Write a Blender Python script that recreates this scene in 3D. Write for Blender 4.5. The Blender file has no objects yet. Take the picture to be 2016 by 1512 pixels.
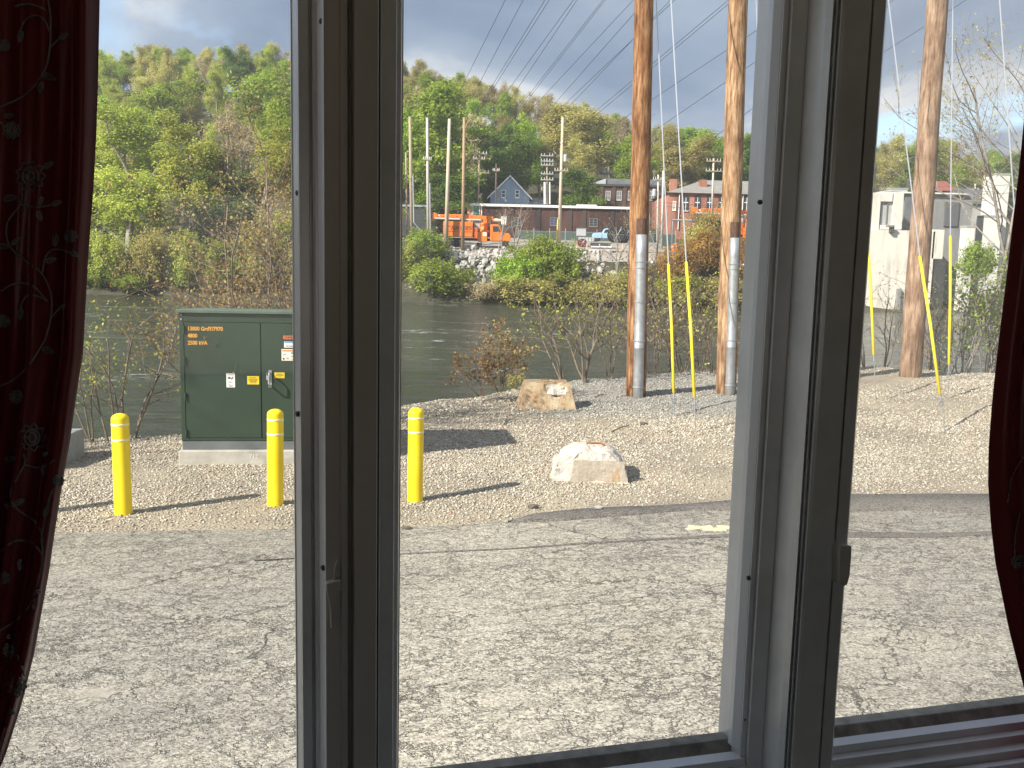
import bpy, math, random
import numpy as np
from mathutils import Vector, Matrix

sc = bpy.context.scene
col = sc.collection
R_ = math.radians
rnd = random.Random(7)

# ---------------------------------------------------------------- camera
FPX, CX, CY = 1800.0, 1008.0, 756.0            # focal length in photo pixels, photo centre
CAM = Vector((0, 0, 2.6))
PITCH, ROLL = R_(7.47), R_(-1.3)
cam_rot = Matrix.Rotation(R_(90) - PITCH, 3, 'X') @ Matrix.Rotation(-ROLL, 3, 'Z')
cd = bpy.data.cameras.new('camera')
cd.sensor_width = 36.0
cd.lens = 36.0 * FPX / 2016.0
cd.clip_start, cd.clip_end = 0.05, 3000
cam = bpy.data.objects.new('camera', cd)
cam.location = CAM
cam.rotation_euler = cam_rot.to_euler()
col.objects.link(cam)
sc.camera = cam

# ---------------------------------------------------------------- light
SUN_EL, SUN_AZ = R_(36.0), R_(232.8)           # direction towards the sun, azimuth clockwise from +Y
world = bpy.data.worlds.new('World')
sc.world = world
world.use_nodes = True
sun_d = bpy.data.lights.new('sun', 'SUN')
sun_d.energy = 4.4
sun_d.angle = R_(0.5)
sun_d.color = (1.0, 0.94, 0.84)
sun = bpy.data.objects.new('sun', sun_d)
to_sun = Vector((math.sin(SUN_AZ) * math.cos(SUN_EL), math.cos(SUN_AZ) * math.cos(SUN_EL), math.sin(SUN_EL)))
sun.rotation_euler = to_sun.to_track_quat('Z', 'Y').to_euler()
sun.location = (-20, -20, 30)
col.objects.link(sun)
vs = sc.view_settings
vs.view_transform = 'Standard'
vs.look = 'None'
vs.exposure = 1.2
vs.gamma = 1.0
vs.use_curve_mapping = False
sc.render.engine = 'CYCLES'
sc.cycles.use_denoising = True
sc.cycles.max_bounces = 8
sc.cycles.diffuse_bounces = 4
sc.cycles.transparent_max_bounces = 16
sc.cycles.caustics_reflective = False
sc.cycles.caustics_refractive = False

def build_world():
    nt = world.node_tree
    nt.nodes.clear()
    N, L = nt.nodes.new, nt.links.new
    out = N('ShaderNodeOutputWorld')
    bg = N('ShaderNodeBackground')
    bg.inputs[1].default_value = 0.1
    sky = N('ShaderNodeTexSky')
    sky.sky_type = 'NISHITA'
    sky.sun_disc = False
    sky.sun_elevation = SUN_EL
    sky.sun_rotation = SUN_AZ
    sky.dust_density = 0.6
    tc = N('ShaderNodeTexCoord')
    sep = N('ShaderNodeSeparateXYZ')
    L(tc.outputs['Generated'], sep.inputs[0])
    def math_(op, a, b=None, clamp=False):
        m = N('ShaderNodeMath'); m.operation = op; m.use_clamp = clamp
        for i, v in enumerate((a, b)):
            if v is None: continue
            if isinstance(v, (int, float)): m.inputs[i].default_value = v
            else: L(v, m.inputs[i])
        return m.outputs[0]
    zz = math_('ADD', math_('MAXIMUM', sep.outputs[2], 0.0), 0.16)
    cx = math_('DIVIDE', sep.outputs[0], zz)
    cy = math_('DIVIDE', sep.outputs[1], zz)
    cmb = N('ShaderNodeCombineXYZ')
    L(cx, cmb.inputs[0]); L(cy, cmb.inputs[1]); cmb.inputs[2].default_value = 3.4
    def noise(scale, detail, rough, off, dist=0.3):
        mp = N('ShaderNodeMapping'); mp.inputs['Location'].default_value = off
        L(cmb.outputs[0], mp.inputs[0])
        n = N('ShaderNodeTexNoise')
        n.inputs['Scale'].default_value = scale
        n.inputs['Detail'].default_value = detail
        n.inputs['Roughness'].default_value = rough
        n.inputs['Distortion'].default_value = dist
        L(mp.outputs[0], n.inputs['Vector'])
        return n.outputs['Fac']
    def ramp(f, stops):
        r = N('ShaderNodeValToRGB')
        cr = r.color_ramp
        while len(cr.elements) < len(stops): cr.elements.new(0.5)
        for e, (p, c) in zip(cr.elements, stops):
            e.position = p; e.color = (*c, 1) if len(c) == 3 else c
        L(f, r.inputs[0])
        return r.outputs[0]
    d1 = noise(0.85, 9, 0.56, (SKX, SKY, 0))
    cov = ramp(d1, [(0.42, (0, 0, 0)), (0.49, (1, 1, 1))])
    shade = noise(0.85, 8, 0.52, (SKX + 0.10, SKY + 0.16, 0))
    ccol = ramp(shade, [(0.36, (4.9, 4.9, 4.9)), (0.46, (3.6, 3.75, 4.0)), (0.53, (1.9, 2.3, 2.95)), (0.66, (1.15, 1.55, 2.25))])
    mix = N('ShaderNodeMix'); mix.data_type = 'RGBA'
    L(cov, mix.inputs[0]); L(sky.outputs[0], mix.inputs[6]); L(ccol, mix.inputs[7])
    L(mix.outputs[2], bg.inputs[0])
    L(bg.outputs[0], out.inputs[0])
SKX, SKY = 10.2, 6.1
build_world()

# ---------------------------------------------------------------- pixel helpers
def ray(px, py):
    d = cam_rot @ Vector(((px - CX) / FPX, -(py - CY) / FPX, -1.0))
    return d
def at(px, py, Y):
    d = ray(px, py)
    return CAM + d * (Y / d.y)
def onz(px, py, z=0.0):
    d = ray(px, py)
    return CAM + d * ((z - CAM.z) / d.z)
def sstep(a, b, x):
    t = min(1.0, max(0.0, (x - a) / (b - a)))
    return t * t * (3 - 2 * t)
def project(p):
    q = cam_rot.transposed() @ (Vector(p) - CAM)
    return (CX - FPX * q.x / q.z, CY + FPX * q.y / q.z)

# ---------------------------------------------------------------- object helpers
def tag(o, label=None, cat=None, group=None, kind=None):
    if label: o['label'] = label
    if cat: o['category'] = cat
    if group: o['group'] = group
    if kind: o['kind'] = kind
    return o
def empty(name, loc=(0, 0, 0), rz=0.0):
    o = bpy.data.objects.new(name, None)
    o.empty_display_size = 0.2
    o.location = loc
    o.rotation_euler = (0, 0, rz)
    col.objects.link(o)
    return o
def link(name, me, parent=None, mat=None):
    o = bpy.data.objects.new(name, me)
    if mat is not None and not me.materials:
        me.materials.append(mat)
    col.objects.link(o)
    o.parent = parent
    return o
def np_mesh(name, V, F, mat=None, tint=None, smooth=False):
    """F: array of quads (n,4) or tris (n,3)"""
    V = np.asarray(V, dtype=np.float32); F = np.asarray(F, dtype=np.int32)
    me = bpy.data.meshes.new(name)
    k = F.shape[1]
    me.vertices.add(len(V)); me.vertices.foreach_set('co', V.ravel())
    me.loops.add(F.size); me.loops.foreach_set('vertex_index', F.ravel())
    me.polygons.add(len(F))
    me.polygons.foreach_set('loop_start', np.arange(0, F.size, k, dtype=np.int32))
    me.polygons.foreach_set('loop_total', np.full(len(F), k, dtype=np.int32))
    if smooth: me.polygons.foreach_set('use_smooth', np.ones(len(F), dtype=bool))
    me.update(calc_edges=True)
    if tint is not None:
        a = me.attributes.new('tint', 'FLOAT', 'POINT')
        a.data.foreach_set('value', np.asarray(tint, dtype=np.float32))
    if mat is not None: me.materials.append(mat)
    return me
class MB:
    def __init__(self): self.v = []; self.f = []
    def add(self, vs_, fs_):
        b = len(self.v)
        self.v += [tuple(p) for p in vs_]
        self.f += [tuple(i + b for i in f) for f in fs_]
        return self
    def box(self, x0, x1, y0, y1, z0, z1, M=None):
        p = [(x, y, z) for z in (z0, z1) for (x, y) in ((x0, y0), (x1, y0), (x1, y1), (x0, y1))]
        if M is not None: p = [M @ Vector(q) for q in p]
        return self.add(p, [(3, 2, 1, 0), (4, 5, 6, 7), (0, 1, 5, 4), (1, 2, 6, 5), (2, 3, 7, 6), (3, 0, 4, 7)])
    def tube(self, pts, rads, n=8, cap=True):
        pts = [Vector(p) for p in pts]
        if isinstance(rads, (int, float)): rads = [rads] * len(pts)
        b = len(self.v); k = len(pts)
        for i, p in enumerate(pts):
            t = (pts[min(i + 1, k - 1)] - pts[max(i - 1, 0)]).normalized()
            a = Vector((0, 0, 1)) if abs(t.z) < 0.9 else Vector((1, 0, 0))
            e1 = t.cross(a).normalized(); e2 = t.cross(e1)
            for j in range(n):
                q = p + (e1 * math.cos(2 * math.pi * j / n) + e2 * math.sin(2 * math.pi * j / n)) * rads[i]
                self.v.append(tuple(q))
        for i in range(k - 1):
            for j in range(n):
                j2 = (j + 1) % n
                self.f.append((b + i * n + j, b + i * n + j2, b + (i + 1) * n + j2, b + (i + 1) * n + j))
        if cap:
            self.f.append(tuple(b + j for j in reversed(range(n))))
            self.f.append(tuple(b + (k - 1) * n + j for j in range(n)))
        return self
    def lathe(self, prof, n=24, c=(0, 0, 0)):
        b = len(self.v); k = len(prof)
        for (r, z) in prof:
            for j in range(n):
                a = 2 * math.pi * j / n
                self.v.append((c[0] + r * math.cos(a), c[1] + r * math.sin(a), c[2] + z))
        for i in range(k - 1):
            for j in range(n):
                j2 = (j + 1) % n
                self.f.append((b + i * n + j, b + i * n + j2, b + (i + 1) * n + j2, b + (i + 1) * n + j))
        self.f.append(tuple(b + j for j in reversed(range(n))))
        self.f.append(tuple(b + (k - 1) * n + j for j in range(n)))
        return self
    def prism(self, poly, fn0, fn1):
        """poly: 2-d points; fn0 / fn1 map a 2-d point to the two ends"""
        n = len(poly)
        vs_ = [fn0(p) for p in poly] + [fn1(p) for p in poly]
        fs_ = [tuple(reversed(range(n))), tuple(range(n, 2 * n))]
        fs_ += [(i, (i + 1) % n, n + (i + 1) % n, n + i) for i in range(n)]
        return self.add(vs_, fs_)
    def mesh(self, name, smooth=False):
        me = bpy.data.meshes.new(name)
        me.from_pydata([tuple(p) for p in self.v], [], self.f)
        if smooth:
            me.polygons.foreach_set('use_smooth', np.ones(len(me.polygons), dtype=bool))
        me.update()
        return me
    def build(self, name, mat, parent=None, smooth=False, bevel=0):
        o = link(name, self.mesh(name, smooth), parent, mat)
        if bevel:
            m = o.modifiers.new('bevel', 'BEVEL'); m.width = bevel; m.segments = 2
            m.limit_method = 'ANGLE'
        return o
def fix_normals(o):
    import bmesh
    bm = bmesh.new(); bm.from_mesh(o.data)
    bmesh.ops.recalc_face_normals(bm, faces=bm.faces)
    bm.to_mesh(o.data); bm.free()
    return o

# ---------------------------------------------------------------- materials
MATS = {}
def nodes_of(name):
    m = bpy.data.materials.new(name)
    m.use_nodes = True
    nt = m.node_tree
    p = nt.nodes['Principled BSDF']
    return m, nt, p
def mat(name, c1, c2=None, rough=0.6, scale=6.0, metal=0.0, bump=0.0, bscale=None, detail=5, spec=0.5, stretch=(1, 1, 1), lo=0.35, hi=0.65, coord='Object'):
    if name in MATS: return MATS[name]
    m, nt, p = nodes_of(name)
    N, L = nt.nodes.new, nt.links.new
    p.inputs['Roughness'].default_value = rough
    p.inputs['Metallic'].default_value = metal
    p.inputs['Specular IOR Level'].default_value = spec
    p.inputs['Base Color'].default_value = (*c1, 1)
    tc = N('ShaderNodeTexCoord'); mp = N('ShaderNodeMapping')
    mp.inputs['Scale'].default_value = stretch
    L(tc.outputs[coord], mp.inputs[0])
    if c2 is not None:
        n = N('ShaderNodeTexNoise'); n.inputs['Scale'].default_value = scale; n.inputs['Detail'].default_value = detail
        n.inputs['Roughness'].default_value = 0.65
        L(mp.outputs[0], n.inputs['Vector'])
        r = N('ShaderNodeValToRGB')
        r.color_ramp.elements[0].position = lo; r.color_ramp.elements[0].color = (*c1, 1)
        r.color_ramp.elements[1].position = hi; r.color_ramp.elements[1].color = (*c2, 1)
        L(n.outputs['Fac'], r.inputs[0]); L(r.outputs[0], p.inputs['Base Color'])
    if bump:
        nb = N('ShaderNodeTexNoise'); nb.inputs['Scale'].default_value = bscale or scale * 3; nb.inputs['Detail'].default_value = 4
        L(mp.outputs[0], nb.inputs['Vector'])
        b = N('ShaderNodeBump'); b.inputs['Strength'].default_value = bump; b.inputs['Distance'].default_value = 0.02
        L(nb.outputs['Fac'], b.inputs['Height']); L(b.outputs[0], p.inputs['Normal'])
    MATS[name] = m
    return m
def leaf_mat(name, stops, translucent=0.5, objvar=0.22, gain=1.95):
    """leaf colour from the per-leaf tint, shifted a little per plant"""
    if name in MATS: return MATS[name]
    m, nt, p = nodes_of(name)
    N, L = nt.nodes.new, nt.links.new
    at_ = N('ShaderNodeAttribute'); at_.attribute_name = 'tint'
    oi = N('ShaderNodeObjectInfo')
    r = N('ShaderNodeValToRGB')
    while len(r.color_ramp.elements) < len(stops): r.color_ramp.elements.new(0.5)
    for e, (q, c) in zip(r.color_ramp.elements, stops): e.position = q; e.color = (*[v * gain for v in c], 1)
    L(at_.outputs['Fac'], r.inputs[0])
    hs = N('ShaderNodeHueSaturation')
    m1 = N('ShaderNodeMapRange'); m1.inputs[3].default_value = 1 - objvar; m1.inputs[4].default_value = 1 + objvar
    L(oi.outputs['Random'], m1.inputs[0]); L(m1.outputs[0], hs.inputs['Value'])
    m2 = N('ShaderNodeMapRange'); m2.inputs[3].default_value = 0.5 - 0.06 * objvar; m2.inputs[4].default_value = 0.5 + 0.06 * objvar
    L(oi.outputs['Random'], m2.inputs[0]); L(m2.outputs[0], hs.inputs['Hue'])
    L(r.outputs[0], hs.inputs['Color'])
    L(hs.outputs[0], p.inputs['Base Color'])
    p.inputs['Roughness'].default_value = 0.6
    p.inputs['Specular IOR Level'].default_value = 0.25
    tr = N('ShaderNodeBsdfTranslucent'); L(hs.outputs[0], tr.inputs[0])
    mx = N('ShaderNodeMixShader'); mx.inputs[0].default_value = translucent
    L(p.outputs[0], mx.inputs[1]); L(tr.outputs[0], mx.inputs[2])
    L(mx.outputs[0], nt.nodes['Material Output'].inputs[0])
    MATS[name] = m
    return m

M_bark = mat('bark', (0.10, 0.075, 0.055), (0.17, 0.135, 0.105), 0.9, 3.0)
M_barkgrey = mat('grey_bark', (0.22, 0.19, 0.16), (0.34, 0.30, 0.26), 0.9, 3.0)
M_twig = mat('twig', (0.12, 0.085, 0.06), (0.23, 0.18, 0.13), 0.85, 5.0)
M_steel = mat('galvanised_steel', (0.34, 0.35, 0.36), (0.46, 0.47, 0.48), 0.5, 9.0, metal=0.6)
M_wire = mat('wire_metal', (0.10, 0.10, 0.11), None, 0.5)
M_guy = mat('guy_strand', (0.55, 0.57, 0.6), None, 0.4, metal=0.5)
M_black = mat('black_rubber', (0.015, 0.015, 0.016), (0.03, 0.03, 0.03), 0.7, 8)
M_glassdark = mat('dark_glazing', (0.02, 0.025, 0.03), (0.05, 0.06, 0.07), 0.12, 2.0)
M_white = mat('white_paint', (0.72, 0.72, 0.70), (0.8, 0.8, 0.78), 0.5, 2.0)
M_polewood = mat('weathered_pole', (0.30, 0.22, 0.15), (0.42, 0.33, 0.24), 0.85, 6.0, stretch=(1, 1, 0.12))

# ================================================================= GROUND, RIVER, HILL
WATER_Z = -1.9
edge_px = [(-900, 930), (-300, 905), (0, 885), (165, 872), (350, 850), (600, 822), (800, 797), (900, 783), (1020, 766), (1130, 756), (1240, 748),
           (1350, 742), (1460, 735), (1600, 738), (1700, 738), (1800, 744), (1960, 756), (2300, 775), (2900, 800)]
EDGE = [onz(px, py, 0.0) for px, py in edge_px]
EX = [p.x for p in EDGE]; EY = [p.y for p in EDGE]
def y_edge(x):
    return float(np.interp(x, EX, EY)) + 0.25 * math.sin(x * 1.7) + 0.12 * math.sin(x * 4.3 + 1)
from mathutils import noise as mnoise
def z_near(x, y):
    ye = y_edge(x)
    m = 0.22 * sstep(12.5, 19, y) * sstep(4.5, 9.5, x)                       # low mound by the right pole
    m += 0.10 * sstep(15, 18.5, y) * sstep(0.8, 2.6, x) * (1 - sstep(4.5, 7, x))   # grey stone heap round the two poles
    m += 0.05 * mnoise.noise(Vector((x * 0.5, y * 0.5, 0.3))) * sstep(9.6, 12, y)
    m += 0.015 * mnoise.noise(Vector((x * 2.2, y * 2.2, 7.3))) * sstep(9.6, 11, y)
    if y > ye:
        d = y - ye
        m -= min(4.0, d * 0.95 * sstep(0, 0.5, d))
    return m
def ground_at(px, py):
    d = ray(px, py); t = 3.0
    while t < 60:
        p = CAM + d * t
        if p.z <= z_near(p.x, p.y): return Vector((p.x, p.y, z_near(p.x, p.y)))
        t += 0.02
    return onz(px, py, 0)

def ground_material():
    m, nt, p = nodes_of('gravelly_dirt'); N, L = nt.nodes.new, nt.links.new
    tc = N('ShaderNodeTexCoord')
    a = N('ShaderNodeAttribute'); a.attribute_name = 'tint'
    n1 = N('ShaderNodeTexNoise'); n1.inputs['Scale'].default_value = 28; n1.inputs['Detail'].default_value = 6; n1.inputs['Roughness'].default_value = .75
    n2 = N('ShaderNodeTexNoise'); n2.inputs['Scale'].default_value = 0.8; n2.inputs['Detail'].default_value = 5
    v = N('ShaderNodeTexVoronoi'); v.inputs['Scale'].default_value = 34
    for n in (n1, n2, v): L(tc.outputs['Object'], n.inputs['Vector'])
    def ramp(f, st):
        r = N('ShaderNodeValToRGB')
        while len(r.color_ramp.elements) < len(st): r.color_ramp.elements.new(.5)
        for e, (q, c) in zip(r.color_ramp.elements, st): e.position = q; e.color = (*c, 1)
        L(f, r.inputs[0]); return r.outputs[0]
    fine = ramp(n1.outputs['Fac'], [(0.3, (0.20, 0.17, 0.13)), (0.52, (0.34, 0.295, 0.225)), (0.72, (0.48, 0.43, 0.34))])
    pat = ramp(n2.outputs['Fac'], [(0.35, (0.72, 0.70, 0.70)), (0.62, (1.05, 1.02, 0.95))])
    mu = N('ShaderNodeMix'); mu.data_type = 'RGBA'; mu.blend_type = 'MULTIPLY'; mu.inputs[0].default_value = 1
    L(fine, mu.inputs[6]); L(pat, mu.inputs[7])
    grey = ramp(n1.outputs['Fac'], [(0.3, (0.15, 0.14, 0.125)), (0.7, (0.36, 0.34, 0.30))])
    mg = N('ShaderNodeMix'); mg.data_type = 'RGBA'
    L(a.outputs['Fac'], mg.inputs[0]); L(mu.outputs[2], mg.inputs[6]); L(grey, mg.inputs[7])
    L(mg.outputs[2], p.inputs['Base Color'])
    p.inputs['Roughness'].default_value = 0.95
    b = N('ShaderNodeBump'); b.inputs['Strength'].default_value = 0.7; b.inputs['Distance'].default_value = 0.02
    L(v.outputs['Distance'], b.inputs['Height']); L(b.outputs[0], p.inputs['Normal'])
    return m
M_ground = ground_material()
def grey_mask(x, y):
    return sstep(14.9, 16.4, y - 0.12 * (x - 2)) * sstep(0.2, 1.2, x) * (1 - sstep(5.4, 6.6, x)) 
def near_ground():
    xs = np.concatenate([np.linspace(-400, -30, 14), np.linspace(-22, 26, 241), np.linspace(36, 400, 14)])
    ys = np.concatenate([np.linspace(-120, 4, 12), np.linspace(5, 7.6, 8), np.linspace(7.8, 27, 150), np.linspace(28, 40, 12)])
    V = []; T = []
    for y in ys:
        for x in xs:
            V.append((x, y, z_near(x, y) if y > 7.7 else -0.02)); T.append(grey_mask(x, y))
    nx = len(xs)
    F = [(j * nx + i, j * nx + i + 1, (j + 1) * nx + i + 1, (j + 1) * nx + i) for j in range(len(ys) - 1) for i in range(nx - 1)]
    o = link('gravel_ground', np_mesh('gravel_ground', V, F, M_ground, T, True))
    tag(o, kind='structure')
near_ground()

def asphalt_material(name, lightc, darkc, crack=True, sc_=1.0):
    m, nt, p = nodes_of(name); N, L = nt.nodes.new, nt.links.new
    tc = N('ShaderNodeTexCoord')
    mp = N('ShaderNodeMapping'); mp.inputs['Rotation'].default_value = (0, 0, R_(-14))
    L(tc.outputs['Object'], mp.inputs[0])
    def nz(scale, detail, rough=.6, vec=None):
        n = N('ShaderNodeTexNoise'); n.inputs['Scale'].default_value = scale; n.inputs['Detail'].default_value = detail; n.inputs['Roughness'].default_value = rough
        L(vec or mp.outputs[0], n.inputs['Vector']); return n
    def ramp(f, st):
        r = N('ShaderNodeValToRGB')
        while len(r.color_ramp.elements) < len(st): r.color_ramp.elements.new(.5)
        for e, (q, c) in zip(r.color_ramp.elements, st): e.position = q; e.color = (*c, 1)
        L(f, r.inputs[0]); return r.outputs[0]
    def mixm(f, a_, b_, bt='MIX'):
        x = N('ShaderNodeMix'); x.data_type = 'RGBA'; x.blend_type = bt
        if isinstance(f, float): x.inputs[0].default_value = f
        else: L(f, x.inputs[0])
        for k, v in ((6, a_), (7, b_)):
            if isinstance(v, tuple): x.inputs[k].default_value = (*v, 1)
            else: L(v, x.inputs[k])
        return x.outputs[2]
    mid = tuple((a_ + b_) / 2 for a_, b_ in zip(lightc, darkc))
    grain = N('ShaderNodeTexVoronoi'); grain.inputs['Scale'].default_value = 75; L(mp.outputs[0], grain.inputs['Vector'])
    gs = N('ShaderNodeSeparateColor'); L(grain.outputs['Color'], gs.inputs[0])
    c = ramp(gs.outputs[0], [(0.0, tuple(.62 * v for v in darkc)), (0.35, darkc), (0.75, lightc), (1.0, tuple(1.18 * v for v in lightc))])
    g2 = nz(9, 6, .8)
    c = mixm(1.0, c, ramp(g2.outputs['Fac'], [(0.3, (0.78, 0.77, 0.75)), (0.7, (1.12, 1.11, 1.08))]), 'MULTIPLY')
    st = N('ShaderNodeMapping'); st.inputs['Scale'].default_value = (0.35, 1.5, 1); L(mp.outputs[0], st.inputs[0])
    blot = nz(1.1, 6, .68, st.outputs[0])
    c = mixm(1.0, c, ramp(blot.outputs['Fac'], [(0.33, (0.80, 0.795, 0.79)), (0.47, (0.96, 0.957, 0.95)), (0.7, (1.07, 1.05, 1.01))]), 'MULTIPLY')
    brown = nz(0.55, 5, .6)
    c = mixm(ramp(brown.outputs['Fac'], [(0.58, (0, 0, 0)), (0.75, (.35, .35, .35))]), c, tuple(v * k for v, k in zip(mid, (1.0, .86, .7))))
    height = g2.outputs['Fac']
    if crack:
        wn = nz(2.2, 5, .7)
        wv = N('ShaderNodeVectorMath'); wv.operation = 'SCALE'; wv.inputs['Scale'].default_value = 0.55
        L(wn.outputs['Color'], wv.inputs[0])
        wa = N('ShaderNodeVectorMath'); wa.operation = 'ADD'; L(mp.outputs[0], wa.inputs[0]); L(wv.outputs[0], wa.inputs[1])
        tot = None
        for (s_, wid, strx, mlo, mhi, ms) in ((0.8, 0.0062, 0.5, 0.40, 0.50, .5), (4.2, 0.028, 0.40, 0.28, 0.46, .9), (9.0, 0.055, 0.48, 0.36, 0.56, .6)):
            ms_ = N('ShaderNodeMapping'); ms_.inputs['Scale'].default_value = (strx, 1.15, 1); ms_.inputs['Location'].default_value = (s_ * 3, s_, 0)
            L(wa.outputs[0], ms_.inputs[0])
            v = N('ShaderNodeTexVoronoi'); v.feature = 'DISTANCE_TO_EDGE'; v.inputs['Scale'].default_value = s_ * sc_
            L(ms_.outputs[0], v.inputs['Vector'])
            cr = ramp(v.outputs['Distance'], [(0.0, (1, 1, 1)), (wid, (0, 0, 0))])
            mk = nz(ms, 4, .6)
            k = ramp(mk.outputs['Fac'], [(mlo, (0, 0, 0)), (mhi, (1, 1, 1))])
            cr = mixm(1.0, cr, k, 'MULTIPLY')
            if tot is None: big = cr
            tot = cr if tot is None else mixm(1.0, tot, cr, 'LIGHTEN')
        c = mixm(tot, c, (0.13, 0.118, 0.098))
        c = mixm(big, c, (0.09, 0.08, 0.067))
        hm = N('ShaderNodeMath'); hm.operation = 'SUBTRACT'; L(height, hm.inputs[0]); L(tot, hm.inputs[1])
        height = hm.outputs[0]
    L(c, p.inputs['Base Color'])
    p.inputs['Roughness'].default_value = 0.9
    p.inputs['Specular IOR Level'].default_value = 0.3
    b = N('ShaderNodeBump'); b.inputs['Strength'].default_value = 0.6; b.inputs['Distance'].default_value = 0.012
    L(height, b.inputs['Height']); L(b.outputs[0], p.inputs['Normal'])
    return m
M_asphalt = asphalt_material('old_cracked_asphalt', (0.665, 0.61, 0.515), (0.465, 0.428, 0.362))
M_patch = asphalt_material('newer_dark_asphalt', (0.19, 0.175, 0.16), (0.115, 0.105, 0.097), crack=False)

def wobble_poly(pts, step=0.35, amp=0.05, seed=3):
    """resample an open line and roughen it"""
    out = []
    for a, b in zip(pts[:-1], pts[1:]):
        n = max(1, int((Vector(b) - Vector(a)).length / step))
        for i in range(n):
            p = Vector(a).lerp(Vector(b), i / n)
            out.append(p + Vector((0, amp * (mnoise.noise(Vector((p.x * 1.3, p.y * 1.3, seed))) + .6 * mnoise.noise(Vector((p.x * 5, p.y * 5, seed + 9)))), 0)))
    out.append(Vector(pts[-1]))
    return out
def sheet(name, front, back, z, matr, th=0.0):
    """a strip between two x-ordered lines, top at z with a real edge of thickness th"""
    n = 160
    xs = np.linspace(max(front[0].x, back[0].x), min(front[-1].x, back[-1].x), n)
    fy = np.interp(xs, [p.x for p in front], [p.y for p in front]); by = np.interp(xs, [p.x for p in back], [p.y for p in back])
    V = []; F = []
    for x, a, b in zip(xs, fy, by):
        b = max(b, a + 0.01)
        V += [(x, a, z - th), (x, a + (0.015 if th else 0), z), (x, b - (0.015 if th else 0), z), (x, b, z - th)]
    for i in range(n - 1):
        for k in range(3): F.append((i * 4 + k, i * 4 + 4 + k, i * 4 + 5 + k, i * 4 + 1 + k))
    o = link(name, np_mesh(name, V, F, matr))
    tag(o, kind='structure')
    return o
lot_edge = wobble_poly([Vector((-60, onz(100, 1049).y - 13, 0))] + [onz(px, py) for px, py in [(-200, 1062), (100, 1049), (330, 1046), (580, 1043), (800, 1040), (1020, 1029), (1060, 1014), (1300, 1000), (1470, 990), (1660, 981), (2016, 975), (2400, 962)]] + [Vector((70, 24, 0))], amp=0.07)
sheet('parking_lot', [Vector((-60, -60, 0)), Vector((70, -60, 0))], lot_edge, 0.012, M_asphalt, 0.04)
pf = wobble_poly([onz(px, py) for px, py in [(1000, 1033), (1110, 1028), (1250, 1016), (1360, 1007), (1470, 1009), (1660, 1011), (1800, 1007), (1990, 1020), (2500, 1018)]], amp=0.03, seed=11)
pb = wobble_poly([onz(px, py) for px, py in [(1000, 1031), (1050, 1016), (1150, 1006), (1300, 1000), (1470, 988), (1660, 978), (2016, 976), (2500, 960)]], amp=0.04, seed=5)
sheet('asphalt_patch', pf, pb, 0.036, M_patch, 0.03)
pf2 = wobble_poly([onz(px, py) for px, py in [(500, 1108), (660, 1099), (800, 1094), (1000, 1085), (1150, 1074), (1300, 1066), (1470, 1058), (1660, 1060), (1850, 1061), (1960, 1054), (2400, 1052)]], amp=0.02, seed=21)
pb2 = wobble_poly([onz(px, py) for px, py in [(500, 1107.5), (660, 1097.5), (800, 1091.5), (1000, 1082.5), (1150, 1071), (1300, 1062), (1470, 1052), (1660, 1050), (1850, 1052), (1960, 1048), (2400, 1046)]], amp=0.02, seed=25)
sheet('asphalt_seam', pf2, pb2, 0.020, M_patch, 0.004)

# yellow spray mark on the asphalt
M_yellowmark = mat('faded_yellow_paint', (0.46, 0.435, 0.36), (0.60, 0.57, 0.32), 0.9, 22, lo=0.42, hi=0.55)
mk = MB()
c0 = onz(1408, 1043)
for (dx, dy, w, h, a) in ((-0.16, 0.0, .15, .035, 25), (-0.14, .02, .13, .035, -20), (.08, .0, .17, .03, 8), (.16, .07, .13, .03, -6), (-.02, -.06, .12, .025, 4)):
    M = Matrix.Translation((c0.x + dx, c0.y + dy, 0)) @ Matrix.Rotation(R_(a), 4, 'Z')
    mk.box(-w, w, -h, h, 0.0125, 0.0150 + .0009 * abs(a) ** .5, M)
tag(mk.build('paint_mark', M_yellowmark), 'faded yellow spray paint mark on the cracked asphalt', 'paint mark')

# brown stain is part of the asphalt; a flat scab of tar
sb = MB(); c0 = onz(190, 1368)
poly = [(c0.x + .13 * math.cos(t) * (1 + .8 * mnoise.noise(Vector((math.cos(t) * 2, math.sin(t) * 2, 4)))), c0.y + .06 * math.sin(t) * (1 + .9 * mnoise.noise(Vector((math.cos(t) * 2, math.sin(t) * 2, 1))))) for t in np.linspace(0, 2 * math.pi, 28)[:-1]]
sb.prism(poly, lambda q: (q[0], q[1], 0.0125), lambda q: (q[0], q[1], 0.016))
tag(sb.build('tar_stain', mat('tar_stain', (0.22, 0.19, 0.155), (0.38, 0.35, 0.30), .95, 26)), 'small brown stain on the asphalt at the lower left', 'stain')

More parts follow.
